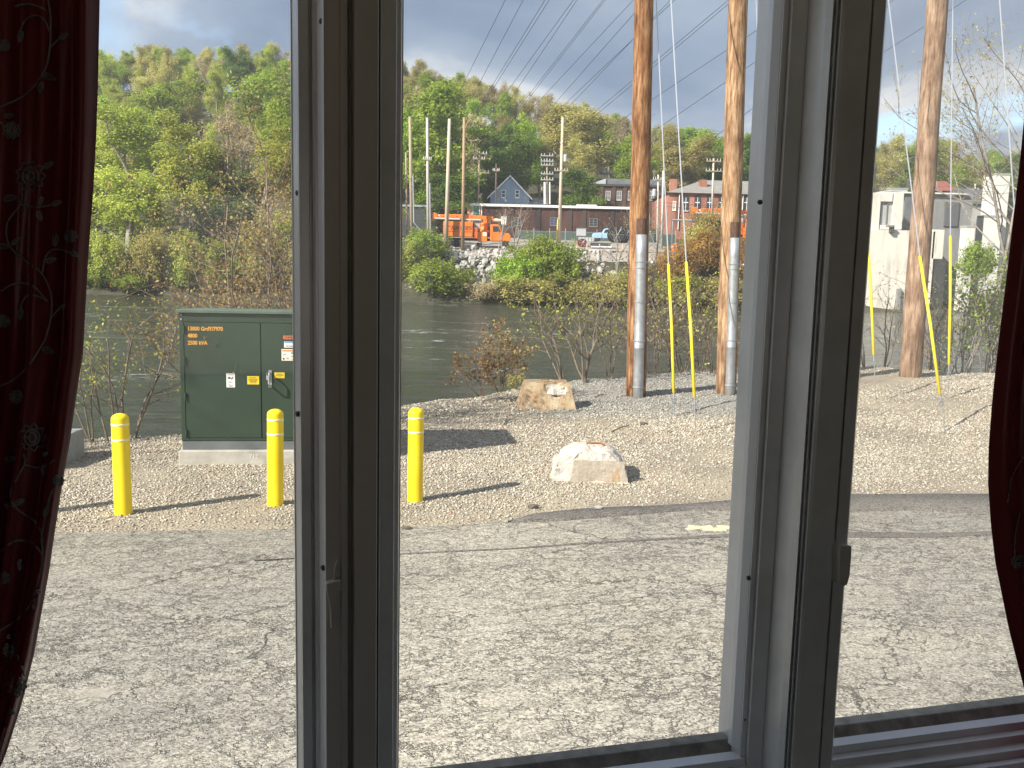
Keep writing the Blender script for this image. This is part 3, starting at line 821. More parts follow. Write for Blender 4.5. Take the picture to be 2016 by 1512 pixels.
for a in [('green0', 862, 500, 597, 105, 165, 'bright green bush at the water edge right of the left window post'),
          ('green1', 835, 445, 520, 109, 120, 'paler green bush below the four far poles'),
          ('yellow', 800, 470, 560, 107, 110, 'yellow green bush on the far bank at the left edge of the middle pane'),
          ('green0', 1062, 452, 560, 106.5, 140, 'big bright green bush on the far bank in front of the brick warehouse'),
          ('green1', 1105, 470, 575, 106, 120, 'green bush on the far bank below the lone tall far pole'),
          ('green1', 1020, 490, 590, 105, 130, 'green bush at the water edge below the parked orange truck'),
          ('olive', 1040, 530, 608, 104, 190, 'olive scrub hanging over the water in the middle pane'),
          ('brown', 950, 545, 602, 104.3, 130, 'dull brown scrub at the water edge below the grey rocks'),
          ('olive', 1150, 540, 608, 104, 130, 'olive scrub at the water edge left of the tall brown pole'),
          ('olive', 1210, 520, 610, 103.5, 110, 'olive scrub at the water edge behind the tall brown pole'),
          ('green0', 1225, 530, 590, 105, 60, 'small green bush on the far bank beside the tall brown pole'),
          ('rust', 1390, 430, 540, 108, 130, 'rust coloured bush in front of the red brick building'),
          ('rust', 1345, 460, 560, 106, 100, 'rust coloured bush between the two yellow guy guards'),
          ('rust', 1450, 450, 560, 107, 100, 'rust coloured bush right of the second brown pole'),
          ('olive', 1372, 425, 520, 110, 90, 'olive bush below the arched windows, left of the second brown pole'),
          ('rust', 1310, 470, 560, 107, 60, 'rust coloured bush right of the first brown pole'),
          ('olive', 1400, 395, 500, 112, 110, 'tall olive bush in front of the arched windows'),
          ('yellow', 1330, 540, 612, 104, 140, 'yellow green bush at the water edge between the poles'),
          ('olive', 1430, 530, 614, 104, 150, 'olive bush at the water edge behind the second brown pole'),
          ('yellow', 1500, 480, 600, 106, 120, 'yellow green bush on the far bank behind the right window post'),
          ('brown', 1270, 490, 600, 105.5, 80, 'bare brown scrub behind the tall brown pole'),
          ('green0', 190, 500, 577, 107, 130, 'green bush at the water edge beside the left curtain'),
          ('olive', 265, 480, 576, 107, 130, 'olive bush at the foot of the tall yellow green tree'),
          ('green1', 380, 505, 578, 107, 110, 'green bush at the water edge, middle of the left pane'),
          ('olive', 330, 440, 572, 109, 130, 'tall olive bush on the far bank in the left pane'),
          ('olive', 470, 450, 580, 108, 150, 'olive bush on the far bank behind the copper shrub'),
          ('yellow', 560, 400, 580, 109, 140, 'yellow green bush on the far bank beside the left window post'),
          ('olive', 660, 470, 585, 107, 150, 'olive bush on the far bank hidden by the left window post'),
          ('yellow', 150, 440, 577, 106.5, 120, 'tall yellow green bush at the water edge hugging the left curtain'),
          ('yellow', 225, 455, 577, 106.2, 110, 'yellow green bush at the water edge, second from the left curtain'),
          ('olive', 300, 430, 577, 106.4, 110, 'olive bush at the water edge, third from the left curtain'),
          ('yellow', 370, 450, 578, 106.3, 110, 'yellow green bush at the water edge above the cabinet corner'),
          ('green1', 445, 470, 580, 106.2, 110, 'green bush at the water edge behind the copper leaves'),
          ('yellow', 520, 440, 582, 106.4, 120, 'yellow green bush at the water edge behind the copper young tree'),
          ('olive', 600, 450, 584, 106.2, 120, 'olive bush at the water edge behind the left window post, left one'),
          ('yellow', 740, 450, 590, 106.2, 120, 'yellow green bush at the water edge behind the left window post, right one'),
          ('green0', 260, 535, 578, 105.2, 90, 'low green bush dipping into the water below the tall trees'),
          ('brown', 420, 520, 582, 106, 90, 'brown scrub at the water edge above the green cabinet'),
          ('yellow', 100, 480, 577, 108, 150, 'yellow green bush on the far bank behind the left curtain'),
          ('dark' if False else 'green1', 1920, 470, 560, 100, 90, 'green bush before the ruined concrete wall, right pane')]:
    bush_at(*a)

# ---- riprap on the far bank
def rock_mesh(seed):
    r = random.Random(seed); mb = MB()
    import bmesh
    bm = bmesh.new(); bmesh.ops.create_icosphere(bm, subdivisions=1, radius=1)
    for v in bm.verts: v.co *= r.uniform(.62, 1.15)
    me = bpy.data.meshes.new('rock'); bm.to_mesh(me); bm.free()
    me.materials.append(M_rock); return me
M_rock = mat('pale_rock', (0.28, 0.27, 0.25), (0.48, 0.46, 0.43), 0.9, 1.1, bump=.3)
RK = [rock_mesh(i) for i in range(6)]
hillside = bpy.data.objects['hillside']
r = random.Random(9)
for i in range(260):
    px = r.choice([r.gauss(925, 42), r.gauss(925, 42), r.uniform(800, 1020), r.gauss(1170, 30)])
    x = at(px, 520, 108).x; y = r.uniform(105.4, 111.6)
    s = r.uniform(.18, .50)
    o = link('rock', RK[i % 6], hillside)
    o.location = (x, y, z_far(x, y) + s * .2); o.scale = (s * 1.2, s, s * .8); o.rotation_euler = (r.uniform(0, 6), r.uniform(0, 6), r.uniform(0, 6))
rk = MB(); r = random.Random(19)
for i in range(1500):
    px = r.uniform(780, 1260); x = at(px, 520, 108).x; y = r.uniform(105, 111.8); s = r.uniform(.08, .22)
    c = Vector((x, y, z_far(x, y) + s * .3))
    vs_ = [c + Vector(q) * s * r.uniform(.7, 1.2) for q in ((1, 0, 0), (0, 1, 0), (-1, 0, 0), (0, -1, 0), (.1, .1, .8), (0, 0, -.7))]
    rk.add(vs_, [(0, 1, 4), (1, 2, 4), (2, 3, 4), (3, 0, 4), (1, 0, 5), (2, 1, 5), (3, 2, 5), (0, 3, 5)])
tag(rk.build('rubble', mat('brown_rubble', (0.22, 0.18, 0.15), (0.40, 0.36, 0.32), .9, 2.0)), 'small brownish rubble covering the far bank slope', 'rubble', kind='stuff')

# ---- near shrubs and saplings on this bank
def shrub(name, px, base_py, H, label, stems=5, spread=.35, lean=(0, 0), nleaf=400, lsize=.05, mt=None, seed=1, levels=3, kids=(6, 4), bark=None, r0=None, cat='shrub', y=None, lscale=.05, first=.25, wander=.14, up=.2, ratio=(.35, .6), leaf_lo=0.0, pos=None):
    b = Vector(pos) if pos else ground_at(px, base_py) if y is None else Vector((at(px, base_py, y).x, y, at(px, base_py, y).z))
    r = random.Random(seed); rs = np.random.RandomState(seed)
    br = grow(r, H, spread, stems, levels, wander, up, kids, r0=r0 or H * .009, lean=lean, first=first, ratio=ratio)
    e = empty(name, b)
    tag(e, label, cat)
    link('branch', tubes_mesh('branch', br, bark or M_twig, (6, 5, 4, 3)), e)
    pts = []
    fin = [bb for bb in br if bb[3] >= levels - 2]
    while len(pts) < nleaf:
        bb = r.choice(fin); k = len(bb[0]) - 1; f = r.random() ** .7 * k; a = min(int(f), k - 1)
        p = bb[0][a].lerp(bb[0][a + 1], f - a)
        if p.z < leaf_lo * H and r.random() < .85: continue
        pts.append((p.x + r.gauss(0, lscale * .5), p.y + r.gauss(0, lscale * .5), p.z + r.gauss(0, lscale * .5)))
    if nleaf: link('foliage', leaves_mesh('foliage', pts, lsize, mt, rs, droop=.5), e)
    return e
# copper-leaved young tree behind the cabinet
shrub('copper_shrub', 550, 850, 3.7, 'copper leaved young tree leaning left behind the green cabinet', 5, .42, (-.16, 0), 2600, .052, L_copper, 101, 3, (10, 7), y=13.4, r0=.020, lscale=.09, leaf_lo=.15)
shrub('copper_shrub', 600, 830, 4.1, 'copper leaved young tree behind the left window post', 4, .38, (.06, 0), 1700, .052, L_copper, 102, 3, (9, 6), y=13.9, r0=.02, lscale=.09, leaf_lo=.35)
shrub('copper_shrub', 480, 850, 2.6, 'low copper leaved shrub rising just above the cabinet lid', 5, .5, (-.1, 0), 1700, .052, L_copper, 103, 3, (8, 6), y=13.6, r0=.014, lscale=.09, leaf_lo=.4)
# twiggy shrubs left of the cabinet
shrub('budding_shrub', 225, 870, 1.75, 'budding shrub with tiny yellow leaves behind the left bollard', 3, .34, (.05, 0), 230, .045, L_yellow, 111, 3, (6, 4), leaf_lo=.3)
shrub('budding_shrub', 255, 862, 1.9, 'budding shrub with yellow buds right behind the left bollard', 3, .3, (0, 0), 230, .045, L_yellow, 112, 3, (6, 4), leaf_lo=.3)
shrub('green_sapling', 333, 848, 1.75, 'thin sapling with fresh green leaves touching the cabinet side', 3, .12, (-.02, 0), 160, .06, L_bright, 113, 3, (5, 3), leaf_lo=.2)
shrub('budding_shrub', 180, 872, 1.5, 'thin budding shrub beside the left curtain', 3, .35, (0, 0), 150, .045, L_yellow, 114, 3, (5, 4))
shrub('green_sapling', 320, 852, .55, 'low green weed at the left foot of the cabinet', 5, .5, (0, 0), 120, .06, L_bright, 115, 2, (5,))
# copper shrub in the middle
shrub('copper_shrub', 985, 772, 1.25, 'low bushy copper shrub beside the rusty concrete block', 8, .75, (-.12, 0), 1000, .06, L_copper, 121, 3, (7, 5), lscale=.06, y=17.4)
shrub('copper_shrub', 945, 780, 0.85, 'small copper shrub overhanging the bank in the middle pane', 7, .8, (-.2, 0), 600, .065, L_copper, 122, 3, (6, 4), lscale=.06, y=17.2)
shrub('copper_shrub', 795, 795, 1.55, 'copper twigs right beside the left window post', 4, .35, (-.1, 0), 260, .06, L_copper, 123, 3, (6, 4))
shrub('olive_weed', 830, 785, .35, 'low olive weeds at the bank edge behind the third bollard', 9, .8, (0, 0), 260, .05, L_olive, 124, 2, (5,))
shrub('olive_weed', 1015, 768, .35, 'low olive weeds left of the rusty concrete block', 9, .8, (0, 0), 260, .05, L_olive, 125, 2, (5,))
# saplings on the bank behind the rusty block
shrub('maple_sapling', 1150, 750, 2.3, 'branching sapling with yellow green leaves behind the rusty concrete block', 5, .5, (-.12, 0), 340, .075, L_yellow, 131, 3, (7, 5), r0=.026, leaf_lo=.35, y=20.0)
shrub('maple_sapling', 1110, 748, 2.1, 'leaning sapling with green buds left of the branching one', 4, .5, (-.25, 0), 230, .07, L_yellow, 132, 3, (6, 5), r0=.02, leaf_lo=.3, y=20.4)
shrub('maple_sapling', 1205, 748, 2.3, 'upright thin sapling just left of the first brown pole', 3, .25, (.05, 0), 170, .065, L_yellow, 133, 3, (6, 4), r0=.018, leaf_lo=.3, y=20.5)
for i, (px, H, L_, nl, lab) in enumerate([(1285, 2.2, L_olive, 380, 'twiggy olive shrub right of the first brown pole'), (1325, 2.0, L_brown, 300, 'bare brown twigs behind the yellow guy guards'),
        (1380, 2.3, L_olive, 420, 'olive shrub between the yellow guards and the second brown pole'), (1405, 1.9, L_yellow, 300, 'yellow green twigs left of the second brown pole'),
        (1465, 2.4, L_yellow, 460, 'yellow green shrub right of the second brown pole'), (1500, 2.3, L_olive, 400, 'olive shrub behind the right window post'), (1250, 1.5, L_brown, 220, 'brown twigs behind the first brown pole'),
        (1345, 2.6, L_olive, 300, 'tall thin olive twigs on the bank between the poles')]):
    shrub('bank_shrub', px, 742, H, lab, 5, .45, (0, 0), int(nl * .6), .07, L_, 140 + i, 3, (6, 5), y=21.8 + .2 * (i % 3), r0=.016)
# right pane
shrub('bare_sapling', 1703, 735, 2.6, 'bare budding sapling beside the right window post', 2, .22, (0, 0), 150, .05, L_olive, 161, 3, (6, 4), r0=.022, y=23.0)
shrub('bare_sapling', 1738, 735, 2.4, 'bare dark sapling left of the leaning pole', 3, .4, (.05, 0), 120, .05, L_olive, 162, 3, (6, 4), r0=.02, y=23.2)
shrub('bare_sapling', 1835, 742, 3.0, 'bare pale sapling right of the leaning pole', 3, .2, (0, 0), 150, .05, L_olive, 163, 3, (7, 4), r0=.022, y=23.6)
shrub('budding_tree', 1930, 750, 8.6, 'tall budding tree with bare spreading twigs at the right curtain', 2, .16, (.03, 0), 1200, .065, L_olive, 164, 4, (9, 7, 5), bark=M_barkgrey, r0=.055, cat='tree', y=24.5, first=.45, up=.35, leaf_lo=.5)
shrub('budding_tree', 2000, 755, 9.2, 'taller budding tree half hidden by the right curtain', 2, .2, (-.05, 0), 1200, .065, L_olive, 165, 4, (9, 7, 5), bark=M_barkgrey, r0=.055, cat='tree', y=25.5, first=.45, up=.35, leaf_lo=.5)
for i, (px, H, nl, lab) in enumerate([(1895, 2.9, 800, 'leafy green thicket right of the yellow guard, right pane'), (1940, 3.3, 1000, 'leafy green thicket before the white far walls'), (1975, 3.0, 900, 'leafy green thicket touching the right curtain'),
                                  (1860, 2.0, 350, 'small leafy shrub behind the thin yellow guard')]):
    shrub('green_thicket', px, 752, H, lab, 7, .45, (0, 0), nl, .085, L_bright if i != 3 else L_olive, 170 + i, 3, (7, 5), y=24.2 + .3 * i, r0=.02, bark=M_barkgrey)
# tree just out of the picture on the left, its shade falls on the cabinet
shrub('yard_tree', 0, 0, 9.5, 'bare yard tree standing left of the house', 2, .25, (.02, 0), 900, .08, L_olive, 181, 4, (8, 6, 4), r0=.085, cat='tree', first=.4, pos=(-15.5, 3.6, -.02))

# ================================================================= NEAR OBJECTS
def text_mesh(s, size, matr, name, parent, M, bold=0.0, depth=.0015, align='LEFT', squeeze=1.0):
    cu = bpy.data.curves.new(name, 'FONT'); cu.body = s; cu.size = size; cu.extrude = depth; cu.offset = bold; cu.align_x = align; cu.resolution_u = 3
    t = bpy.data.objects.new(name + '_tmp', cu); col.objects.link(t)
    dg = bpy.context.evaluated_depsgraph_get()
    me = bpy.data.meshes.new_from_object(t.evaluated_get(dg))
    bpy.data.objects.remove(t)
    me.name = name
    me.materials.clear(); me.materials.append(matr)
    o = link(name, me, parent)
    o.matrix_local = M @ Matrix.Diagonal((squeeze, 1, 1, 1))
    return o

# ---- bollards
def scuffed(name, base, base2, dirt):
    m, nt, p = nodes_of(name); N, L = nt.nodes.new, nt.links.new
    tc = N('ShaderNodeTexCoord'); oi = N('ShaderNodeObjectInfo'); ad = N('ShaderNodeVectorMath'); ad.operation = 'ADD'
    L(tc.outputs['Object'], ad.inputs[0]); L(oi.outputs['Location'], ad.inputs[1])
    n1 = N('ShaderNodeTexNoise'); n1.inputs['Scale'].default_value = 3; n1.inputs['Detail'].default_value = 4; L(ad.outputs[0], n1.inputs['Vector'])
    n2 = N('ShaderNodeTexNoise'); n2.inputs['Scale'].default_value = 11; n2.inputs['Detail'].default_value = 8; n2.inputs['Roughness'].default_value = .7; L(ad.outputs[0], n2.inputs['Vector'])
    r1 = N('ShaderNodeValToRGB'); r1.color_ramp.elements[0].position = .35; r1.color_ramp.elements[0].color = (*base, 1); r1.color_ramp.elements[1].position = .65; r1.color_ramp.elements[1].color = (*base2, 1); L(n1.outputs['Fac'], r1.inputs[0])
    r2 = N('ShaderNodeValToRGB'); r2.color_ramp.elements[0].position = .60; r2.color_ramp.elements[1].position = .74; r2.color_ramp.elements[1].color = (.75, .75, .75, 1); L(n2.outputs['Fac'], r2.inputs[0])
    mx = N('ShaderNodeMix'); mx.data_type = 'RGBA'; L(r2.outputs[0], mx.inputs[0]); L(r1.outputs[0], mx.inputs[6]); mx.inputs[7].default_value = (*dirt, 1)
    L(mx.outputs[2], p.inputs['Base Color']); p.inputs['Roughness'].default_value = .45; p.inputs['Specular IOR Level'].default_value = .35
    return m
M_byellow = scuffed('bollard_yellow', (0.80, 0.545, 0.004), (0.86, 0.63, 0.010), (0.45, 0.32, 0.06))
M_band = mat('reflective_band', (0.80, 0.74, 0.50), None, 0.35)
M_scuff = mat('bollard_scuff', (0.30, 0.24, 0.12), (0.55, 0.42, 0.08), 0.8, 30)
def bollard(px, py, label, H=1.06):
    b = ground_at(px, py); e = empty('bollard', (b.x, b.y, z_near(b.x, b.y) - .02))
    e.rotation_euler = (rnd.uniform(-.01, .01), rnd.uniform(-.01, .012), rnd.uniform(0, 6))
    R = .085
    prof = [(R + .003, 0), (R + .003, .012), (R, .02), (R, H - .06)] + [(R * math.cos(a), H - .06 + .055 * math.sin(a)) for a in (.3, .6, .9, 1.2, 1.45)]
    MB().lathe(prof, 40).build('post', M_byellow, e, True)
    for z in (H - .115, H - .27):
        MB().lathe([(R + .0005, z - .011), (R + .002, z - .009), (R + .002, z + .009), (R + .0005, z + .011)], 40).build('reflective_band', M_band, e, True)
    tag(e, label, 'bollard', 'yellow bollards guarding the cabinet')
    return e
bollard(243, 1012, 'yellow bollard nearest the left curtain, river behind its top')
bollard(542, 995, 'yellow bollard in front of the green cabinet door')
bollard(817, 986, 'yellow bollard standing alone beside the left window post')
bollard(-70, 1030, 'yellow bollard hidden behind the left curtain')

# ---- transformer cabinet on its pad
CAB_RZ = R_(7)
def cabinet():
    c = ground_at(352, 917); c.z = z_near(c.x, c.y)
    M_green = mat('cabinet_green', (0.018, 0.037, 0.021), (0.025, 0.047, 0.028), 0.5, 1.3, bump=.03, bscale=3)
    M_green2 = mat('cabinet_base_grey', (0.10, 0.115, 0.115), (0.14, 0.15, 0.15), .6, 3)
    M_lid = mat('cabinet_lid', (0.075, 0.11, 0.08), (0.10, 0.14, 0.105), .5, 4)
    M_conc = mat('pad_concrete', (0.33, 0.31, 0.27), (0.47, 0.44, 0.38), .9, 3.5, bump=.15)
    M_seam = mat('door_gasket', (0.008, 0.010, 0.008), None, .8)
    e0 = empty('concrete_pad', (c.x, c.y, c.z - .12), CAB_RZ)
    PW, PH = 2.20, .20
    pad = MB().box(0, PW, 0, 1.55, 0, .12 + PH - .01).build('slab', M_conc, e0, bevel=.012)
    text_mesh('712', .075, mat('chalk', (0.72, 0.70, 0.62), None, .9), 'chalk_number', e0, Matrix.Translation((.86, -.002, .12 + PH * .45)) @ Matrix.Rotation(R_(90), 4, 'X'), .0, .001)
    tag(e0, 'low pale concrete pad under the green cabinet', 'pad')
    z0 = c.z + PH - .009
    e = empty('transformer_cabinet', (c.x, c.y, z0), CAB_RZ)
    W, H, D, x0, y0 = 2.10, 1.79, .98, .03, .06
    x1 = x0 + W
    MB().box(x0 + .02, x1 - .02, y0 + .03, y0 + D, 0, H - .06).build('body', M_green, e, bevel=.006)
    MB().box(x0 + .004, x1 - .004, y0 + .01, y0 + .03, 0.002, .115).build('base_skirt', M_green2, e, bevel=.003)
    # front frame round the doors
    fr = MB().box(x0, x0 + .052, y0, y0 + .03, .118, H - .065).box(x1 - .052, x1, y0, y0 + .03, .118, H - .065)
    fr.box(x0 + .0525, x1 - .0525, y0 + .001, y0 + .03, .118, .146).box(x0 + .0525, x1 - .0525, y0 + .001, y0 + .03, H - .175, H - .065)
    fr.build('door_frame', M_green, e, bevel=.003)
    MB().box(x0 + .0526, x1 - .0526, y0 + .022, y0 + .0295, .1465, H - .1755).build('gasket', M_seam, e)
    lid = MB()
    lid.prism([(-.035, H - .062), (-.035, H - .028), (-.02, H - .02), (D + .05, H - .055), (D + .05, H - .062)], lambda q: (x0 - .03, y0 + q[0], q[1]), lambda q: (x1 + .03, y0 + q[0], q[1]))
    fix_normals(lid.build('lid', M_lid, e, bevel=.005))
    seam = x0 + .985
    dl = MB().box(x0 + .060, seam - .006, y0 + .002, y0 + .024, .153, H - .182).build('door', M_green, e, bevel=.004)
    dr = MB().box(seam + .006, x1 - .060, y0 + .002, y0 + .024, .153, H - .182).build('door', M_green, e, bevel=.004)
    for z in (.22, .68, 1.13, 1.52):
        MB().box(x0 + .047, x0 + .068, y0 - .014, y0 + .0015, z - .045, z + .045).tube([(x0 + .058, y0 - .014, z - .05), (x0 + .058, y0 - .014, z + .05)], .009, 8).build('hinge', M_green, dl)
    for z in (H - .09, H - .145): MB().lathe([(.011, 0), (.011, .006), (.006, .01)], 10).build('bolt', M_steel, e).matrix_local = Matrix.Translation((x0 + .03, y0, z)) @ Matrix.Rotation(R_(90), 4, 'X')
    # handle: a flat hoop standing out of the right door, with a padlock
    hb = MB(); hx = seam + .11
    hb.tube([(hx, y0 + .004, .98), (hx, y0 - .10, .985), (hx, y0 - .13, .96), (hx, y0 - .13, .86), (hx, y0 - .095, .82), (hx, y0 - .0, .83)], .011, 8)
    hb.box(hx - .02, hx + .02, y0 - .006, y0 + .0015, .80, 1.02)
    hb.build('handle', M_steel, dr)
    pl = MB().box(hx - .045, hx - .012, y0 - .035, y0 - .012, .90, .955).tube([(hx - .04, y0 - .024, .95), (hx - .04, y0 - .024, .985), (hx - .018, y0 - .024, .985), (hx - .018, y0 - .024, .95)], .005, 6)
    pl.build('padlock', M_steel, dr)
    # stencils and stickers (front faces -Y)
    M_or = mat('orange_stencil', (0.75, 0.33, 0.04), (0.82, 0.40, 0.06), .7, 8); M_red = mat('red_stencil', (0.62, 0.16, 0.07), (0.7, .2, .09), .7, 8)
    def face(x, z, y=0.0005): return Matrix.Translation((x, y0 + y, z)) @ Matrix.Rotation(R_(90), 4, 'X')
    for s, z in (('13800 GrdY/7970', 1.508), ('4800', 1.420), ('2500 kVA', 1.332)):
        text_mesh(s, .068, M_or, 'stencil', dl, face(x0 + .100, z), .0016, .0012, squeeze=.86)
    text_mesh('8227', .062, M_red, 'stencil', dr, face(seam + .275, 1.415), .002, .0012)
    M_lab = mat('label_white', (0.75, 0.75, 0.73), None, .4); M_ink = mat('label_ink', (0.03, 0.03, 0.03), None, .6)
    M_ly = mat('label_yellow', (0.78, 0.55, 0.02), (.82, .6, .03), .4, 5); M_lo = mat('label_orange', (0.72, 0.25, 0.06), None, .5); M_lb = mat('label_blue', (0.10, 0.22, 0.45), None, .5); M_cream = mat('label_cream', (.78, .72, .60), None, .5)
    def sticker(par, cx_, cz, w, h, m, lines=(), head=None, name='warning_label'):
        s = MB().box(cx_ - w / 2, cx_ + w / 2, y0 - .0005, y0 + .0015, cz - h / 2, cz + h / 2).build(name, m, par)
        lm = MB()
        for (lx, lz, lw, lh) in lines: lm.box(cx_ + (lx - .5) * w, cx_ + (lx - .5 + lw) * w, y0 - .0022, y0 - .0006, cz + (lz - .5) * h, cz + (lz - .5 + lh) * h)
        if lines: lm.build('print', M_ink, s)
        if head: MB().box(cx_ - w * .45, cx_ + w * .45, y0 - .0021, y0 - .0006, cz + h * .30, cz + h * .44).build('print', head, s)
    sticker(dl, x0 + .610, .885, .105, .175, M_lab, [(.2, .62, .28, .13), (.55, .58, .12, .1), (.68, .64, .12, .12), (.15, .9, .7, .03), (.2, .4, .4, .02), (.2, .33, .55, .02), (.2, .2, .3, .02), (.3, .12, .45, .02), (.3, .06, .4, .02)])
    sticker(dl, x0 + .885, .89, .145, .105, M_ly, [(.18, .78, .6, .05), (.1, .6, .8, .05), (.15, .46, .7, .04), (.2, .32, .6, .05), (.25, .18, .5, .04)])
    sticker(dr, seam + .225, .955, .125, .072, M_ly, [(.25, .72, .5, .06), (.12, .5, .76, .1), (.3, .22, .4, .05)])
    sticker(dr, seam + .345, 1.345, .120, .075, M_lab, [(.15, .2, .3, .12), (.5, .2, .38, .12)], M_lb)
    sticker(dr, seam + .345, 1.215, .185, .145, M_cream, [(.1, .55, .2, .03), (.1, .48, .25, .03), (.08, .08, .12, .16), (.3, .2, .2, .05), (.64, .62, .12, .1), (.82, .56, .06, .13), (.6, .4, .3, .03), (.6, .32, .28, .03), (.6, .12, .32, .03), (.35, .12, .15, .03)], M_lo)
    tag(e, 'dark green metal transformer cabinet with orange stencilled numbers', 'cabinet')
cabinet()

# ---- grey concrete block at the left, behind the curtain edge
b = ground_at(50, 935)
e = MB()
e.prism([(0, -.1), (0, .28), (.22, .34), (.62, .34), (.62, -.1)], lambda q: (b.x - 1.8, b.y + q[0], z_near(b.x, b.y) + q[1]), lambda q: (b.x + .13, b.y + .25 + q[0] * 1.6, z_near(b.x, b.y) + q[1]))
o = fix_normals(e.build('concrete_curb', mat('grey_concrete', (0.27, 0.27, 0.265), (0.37, 0.37, 0.36), .9, 5, bump=.2), bevel=.015))
tag(o, 'grey concrete curb block beside the left curtain edge', 'concrete curb')

# ---- two old concrete footings
def footing_material(name, stops, chip=None):
    m, nt, p = nodes_of(name); N, L = nt.nodes.new, nt.links.new
    tc = N('ShaderNodeTexCoord'); mp = N('ShaderNodeMapping'); mp.inputs['Scale'].default_value = (1, 1, .35); L(tc.outputs['Object'], mp.inputs[0])
    n = N('ShaderNodeTexNoise'); n.inputs['Scale'].default_value = 7; n.inputs['Detail'].default_value = 6; n.inputs['Roughness'].default_value = .6; L(mp.outputs[0], n.inputs['Vector'])
    r = N('ShaderNodeValToRGB')
    while len(r.color_ramp.elements) < len(stops): r.color_ramp.elements.new(.5)
    for e_, (q, c) in zip(r.color_ramp.elements, stops): e_.position = q; e_.color = (*c, 1)
    L(n.outputs['Fac'], r.inputs[0]); L(r.outputs[0], p.inputs['Base Color'])
    p.inputs['Roughness'].default_value = .9
    nb = N('ShaderNodeTexNoise'); nb.inputs['Scale'].default_value = 30; nb.inputs['Detail'].default_value = 5; L(tc.outputs['Object'], nb.inputs['Vector'])
    b_ = N('ShaderNodeBump'); b_.inputs['Strength'].default_value = .5; b_.inputs['Distance'].default_value = .02; L(nb.outputs['Fac'], b_.inputs['Height']); L(b_.outputs[0], p.inputs['Normal'])
    return m
M_rusty = footing_material('rust_stained_concrete', [(.3, (.20, .085, .03)), (.42, (.36, .23, .12)), (.55, (.42, .32, .20)), (.7, (.50, .43, .32))])
M_broken = footing_material('broken_concrete', [(.3, (.30, .25, .20)), (.45, (.46, .41, .35)), (.7, (.56, .52, .46))])
M_streak = footing_material('streaked_concrete', [(.3, (.30, .13, .06)), (.40, (.30, .25, .19)), (.54, (.38, .33, .27)), (.64, (.33, .21, .10)), (.75, (.44, .38, .30))])
M_rustbar = mat('rusty_iron', (0.16, 0.07, 0.03), (0.26, 0.12, 0.05), .8, 12)
import bmesh
def frustum_block(name, w, d, h, tw, td, cuts, disp, sel, seed, matr, parent, loc=(0, 0, 0)):
    bm = bmesh.new()
    bmesh.ops.create_cube(bm, size=1)
    bmesh.ops.subdivide_edges(bm, edges=bm.edges[:], cuts=cuts, use_grid_fill=True)
    for v in bm.verts:
        t = v.co.z + .5
        v.co = Vector((v.co.x * (w + (tw - w) * t), v.co.y * (d + (td - d) * t), t * h))
    for v in bm.verts:
        k = sel(v.co)
        if k > 0:
            q = v.co * 7 + Vector((seed, 0, 0)); q2 = v.co * 22 + Vector((0, seed, 0))
            v.co += v.co.normalized() * 0 + Vector((mnoise.noise(q), mnoise.noise(q + Vector((5, 5, 5))), mnoise.noise(q + Vector((9, 1, 3))))) * disp * k
            v.co += Vector((mnoise.noise(q2), mnoise.noise(q2 + Vector((5, 5, 5))), mnoise.noise(q2 + Vector((9, 1, 3))))) * disp * k * .5
    me = bpy.data.meshes.new(name); bm.to_mesh(me); bm.free()
    o = link(name, me, parent, matr); o.location = loc
    return o
# rear, rust-stained
b = ground_at(1075, 805)
e = empty('concrete_footing', (b.x, b.y + .3, z_near(b.x, b.y) - .05), R_(4))
s_ = 1 / (FPX / (b.y + .1))
o = frustum_block('block', 1.06, .85, .52, .80, .62, 14, .008, lambda p: 1, 3, M_rusty, e)
def chip(o, c, rad, depth):
    for v in o.data.vertices:
        d = (v.co - Vector(c)).length
        if d < rad: v.co += Vector((.02 * mnoise.noise(v.co * 30), depth, -depth * .8)) * (1 - d / rad)
chip(o, (.14, -.33, .48), .22, .13)
c_ = frustum_block('chipped_face', .36, .06, .17, .44, .10, 9, .05, lambda p: 1, 8, M_broken, e, (.14, -.335, .31)); c_.rotation_euler = (R_(-28), 0, 0)
MB().tube([(-.08, .0, .51), (-.08, .0, .56), (.04, .0, .56), (.04, .0, .51)], .012, 6).build('lifting_bar', M_rustbar, e)
tag(e, 'rust stained tapered concrete block with a chipped front corner', 'concrete block')
# front, broken top
b = ground_at(1167, 948)
e = empty('concrete_footing', (b.x, b.y + .35, z_near(b.x, b.y) - .05), R_(-3))
o = frustum_block('block', .90, .86, .43, .74, .62, 30, .030, lambda p: 1.0 if (p.z > .33 or p.x < -.30) else .05, 5, M_broken, e)
for v in o.data.vertices:
    if v.co.z > .2: v.co.z -= (1.5 * max(0, abs(v.co.x) - .16) ** 1.6 + .8 * max(0, abs(v.co.y) - .15) ** 1.6) * sstep(.2, .4, v.co.z)
    if v.co.x < -.25: v.co.x -= .05 * (1 - v.co.z / .5)
fp = frustum_block('flat_face', .70, .06, .30, .60, .06, 8, .012, lambda p: 1 if p.z > .2 else .3, 7, M_streak, e, (.085, -.392, .01)); fp.rotation_euler = (R_(-10), 0, 0)
MB().tube([(-.05, -.05, .42), (-.06, -.05, .47), (.0, -.06, .465), (.10, -.05, .47), (.16, -.07, .45)], .014, 6).build('lifting_bar', M_rustbar, e)
tag(e, 'broken whitish concrete block with a rough crumbled top', 'concrete block')

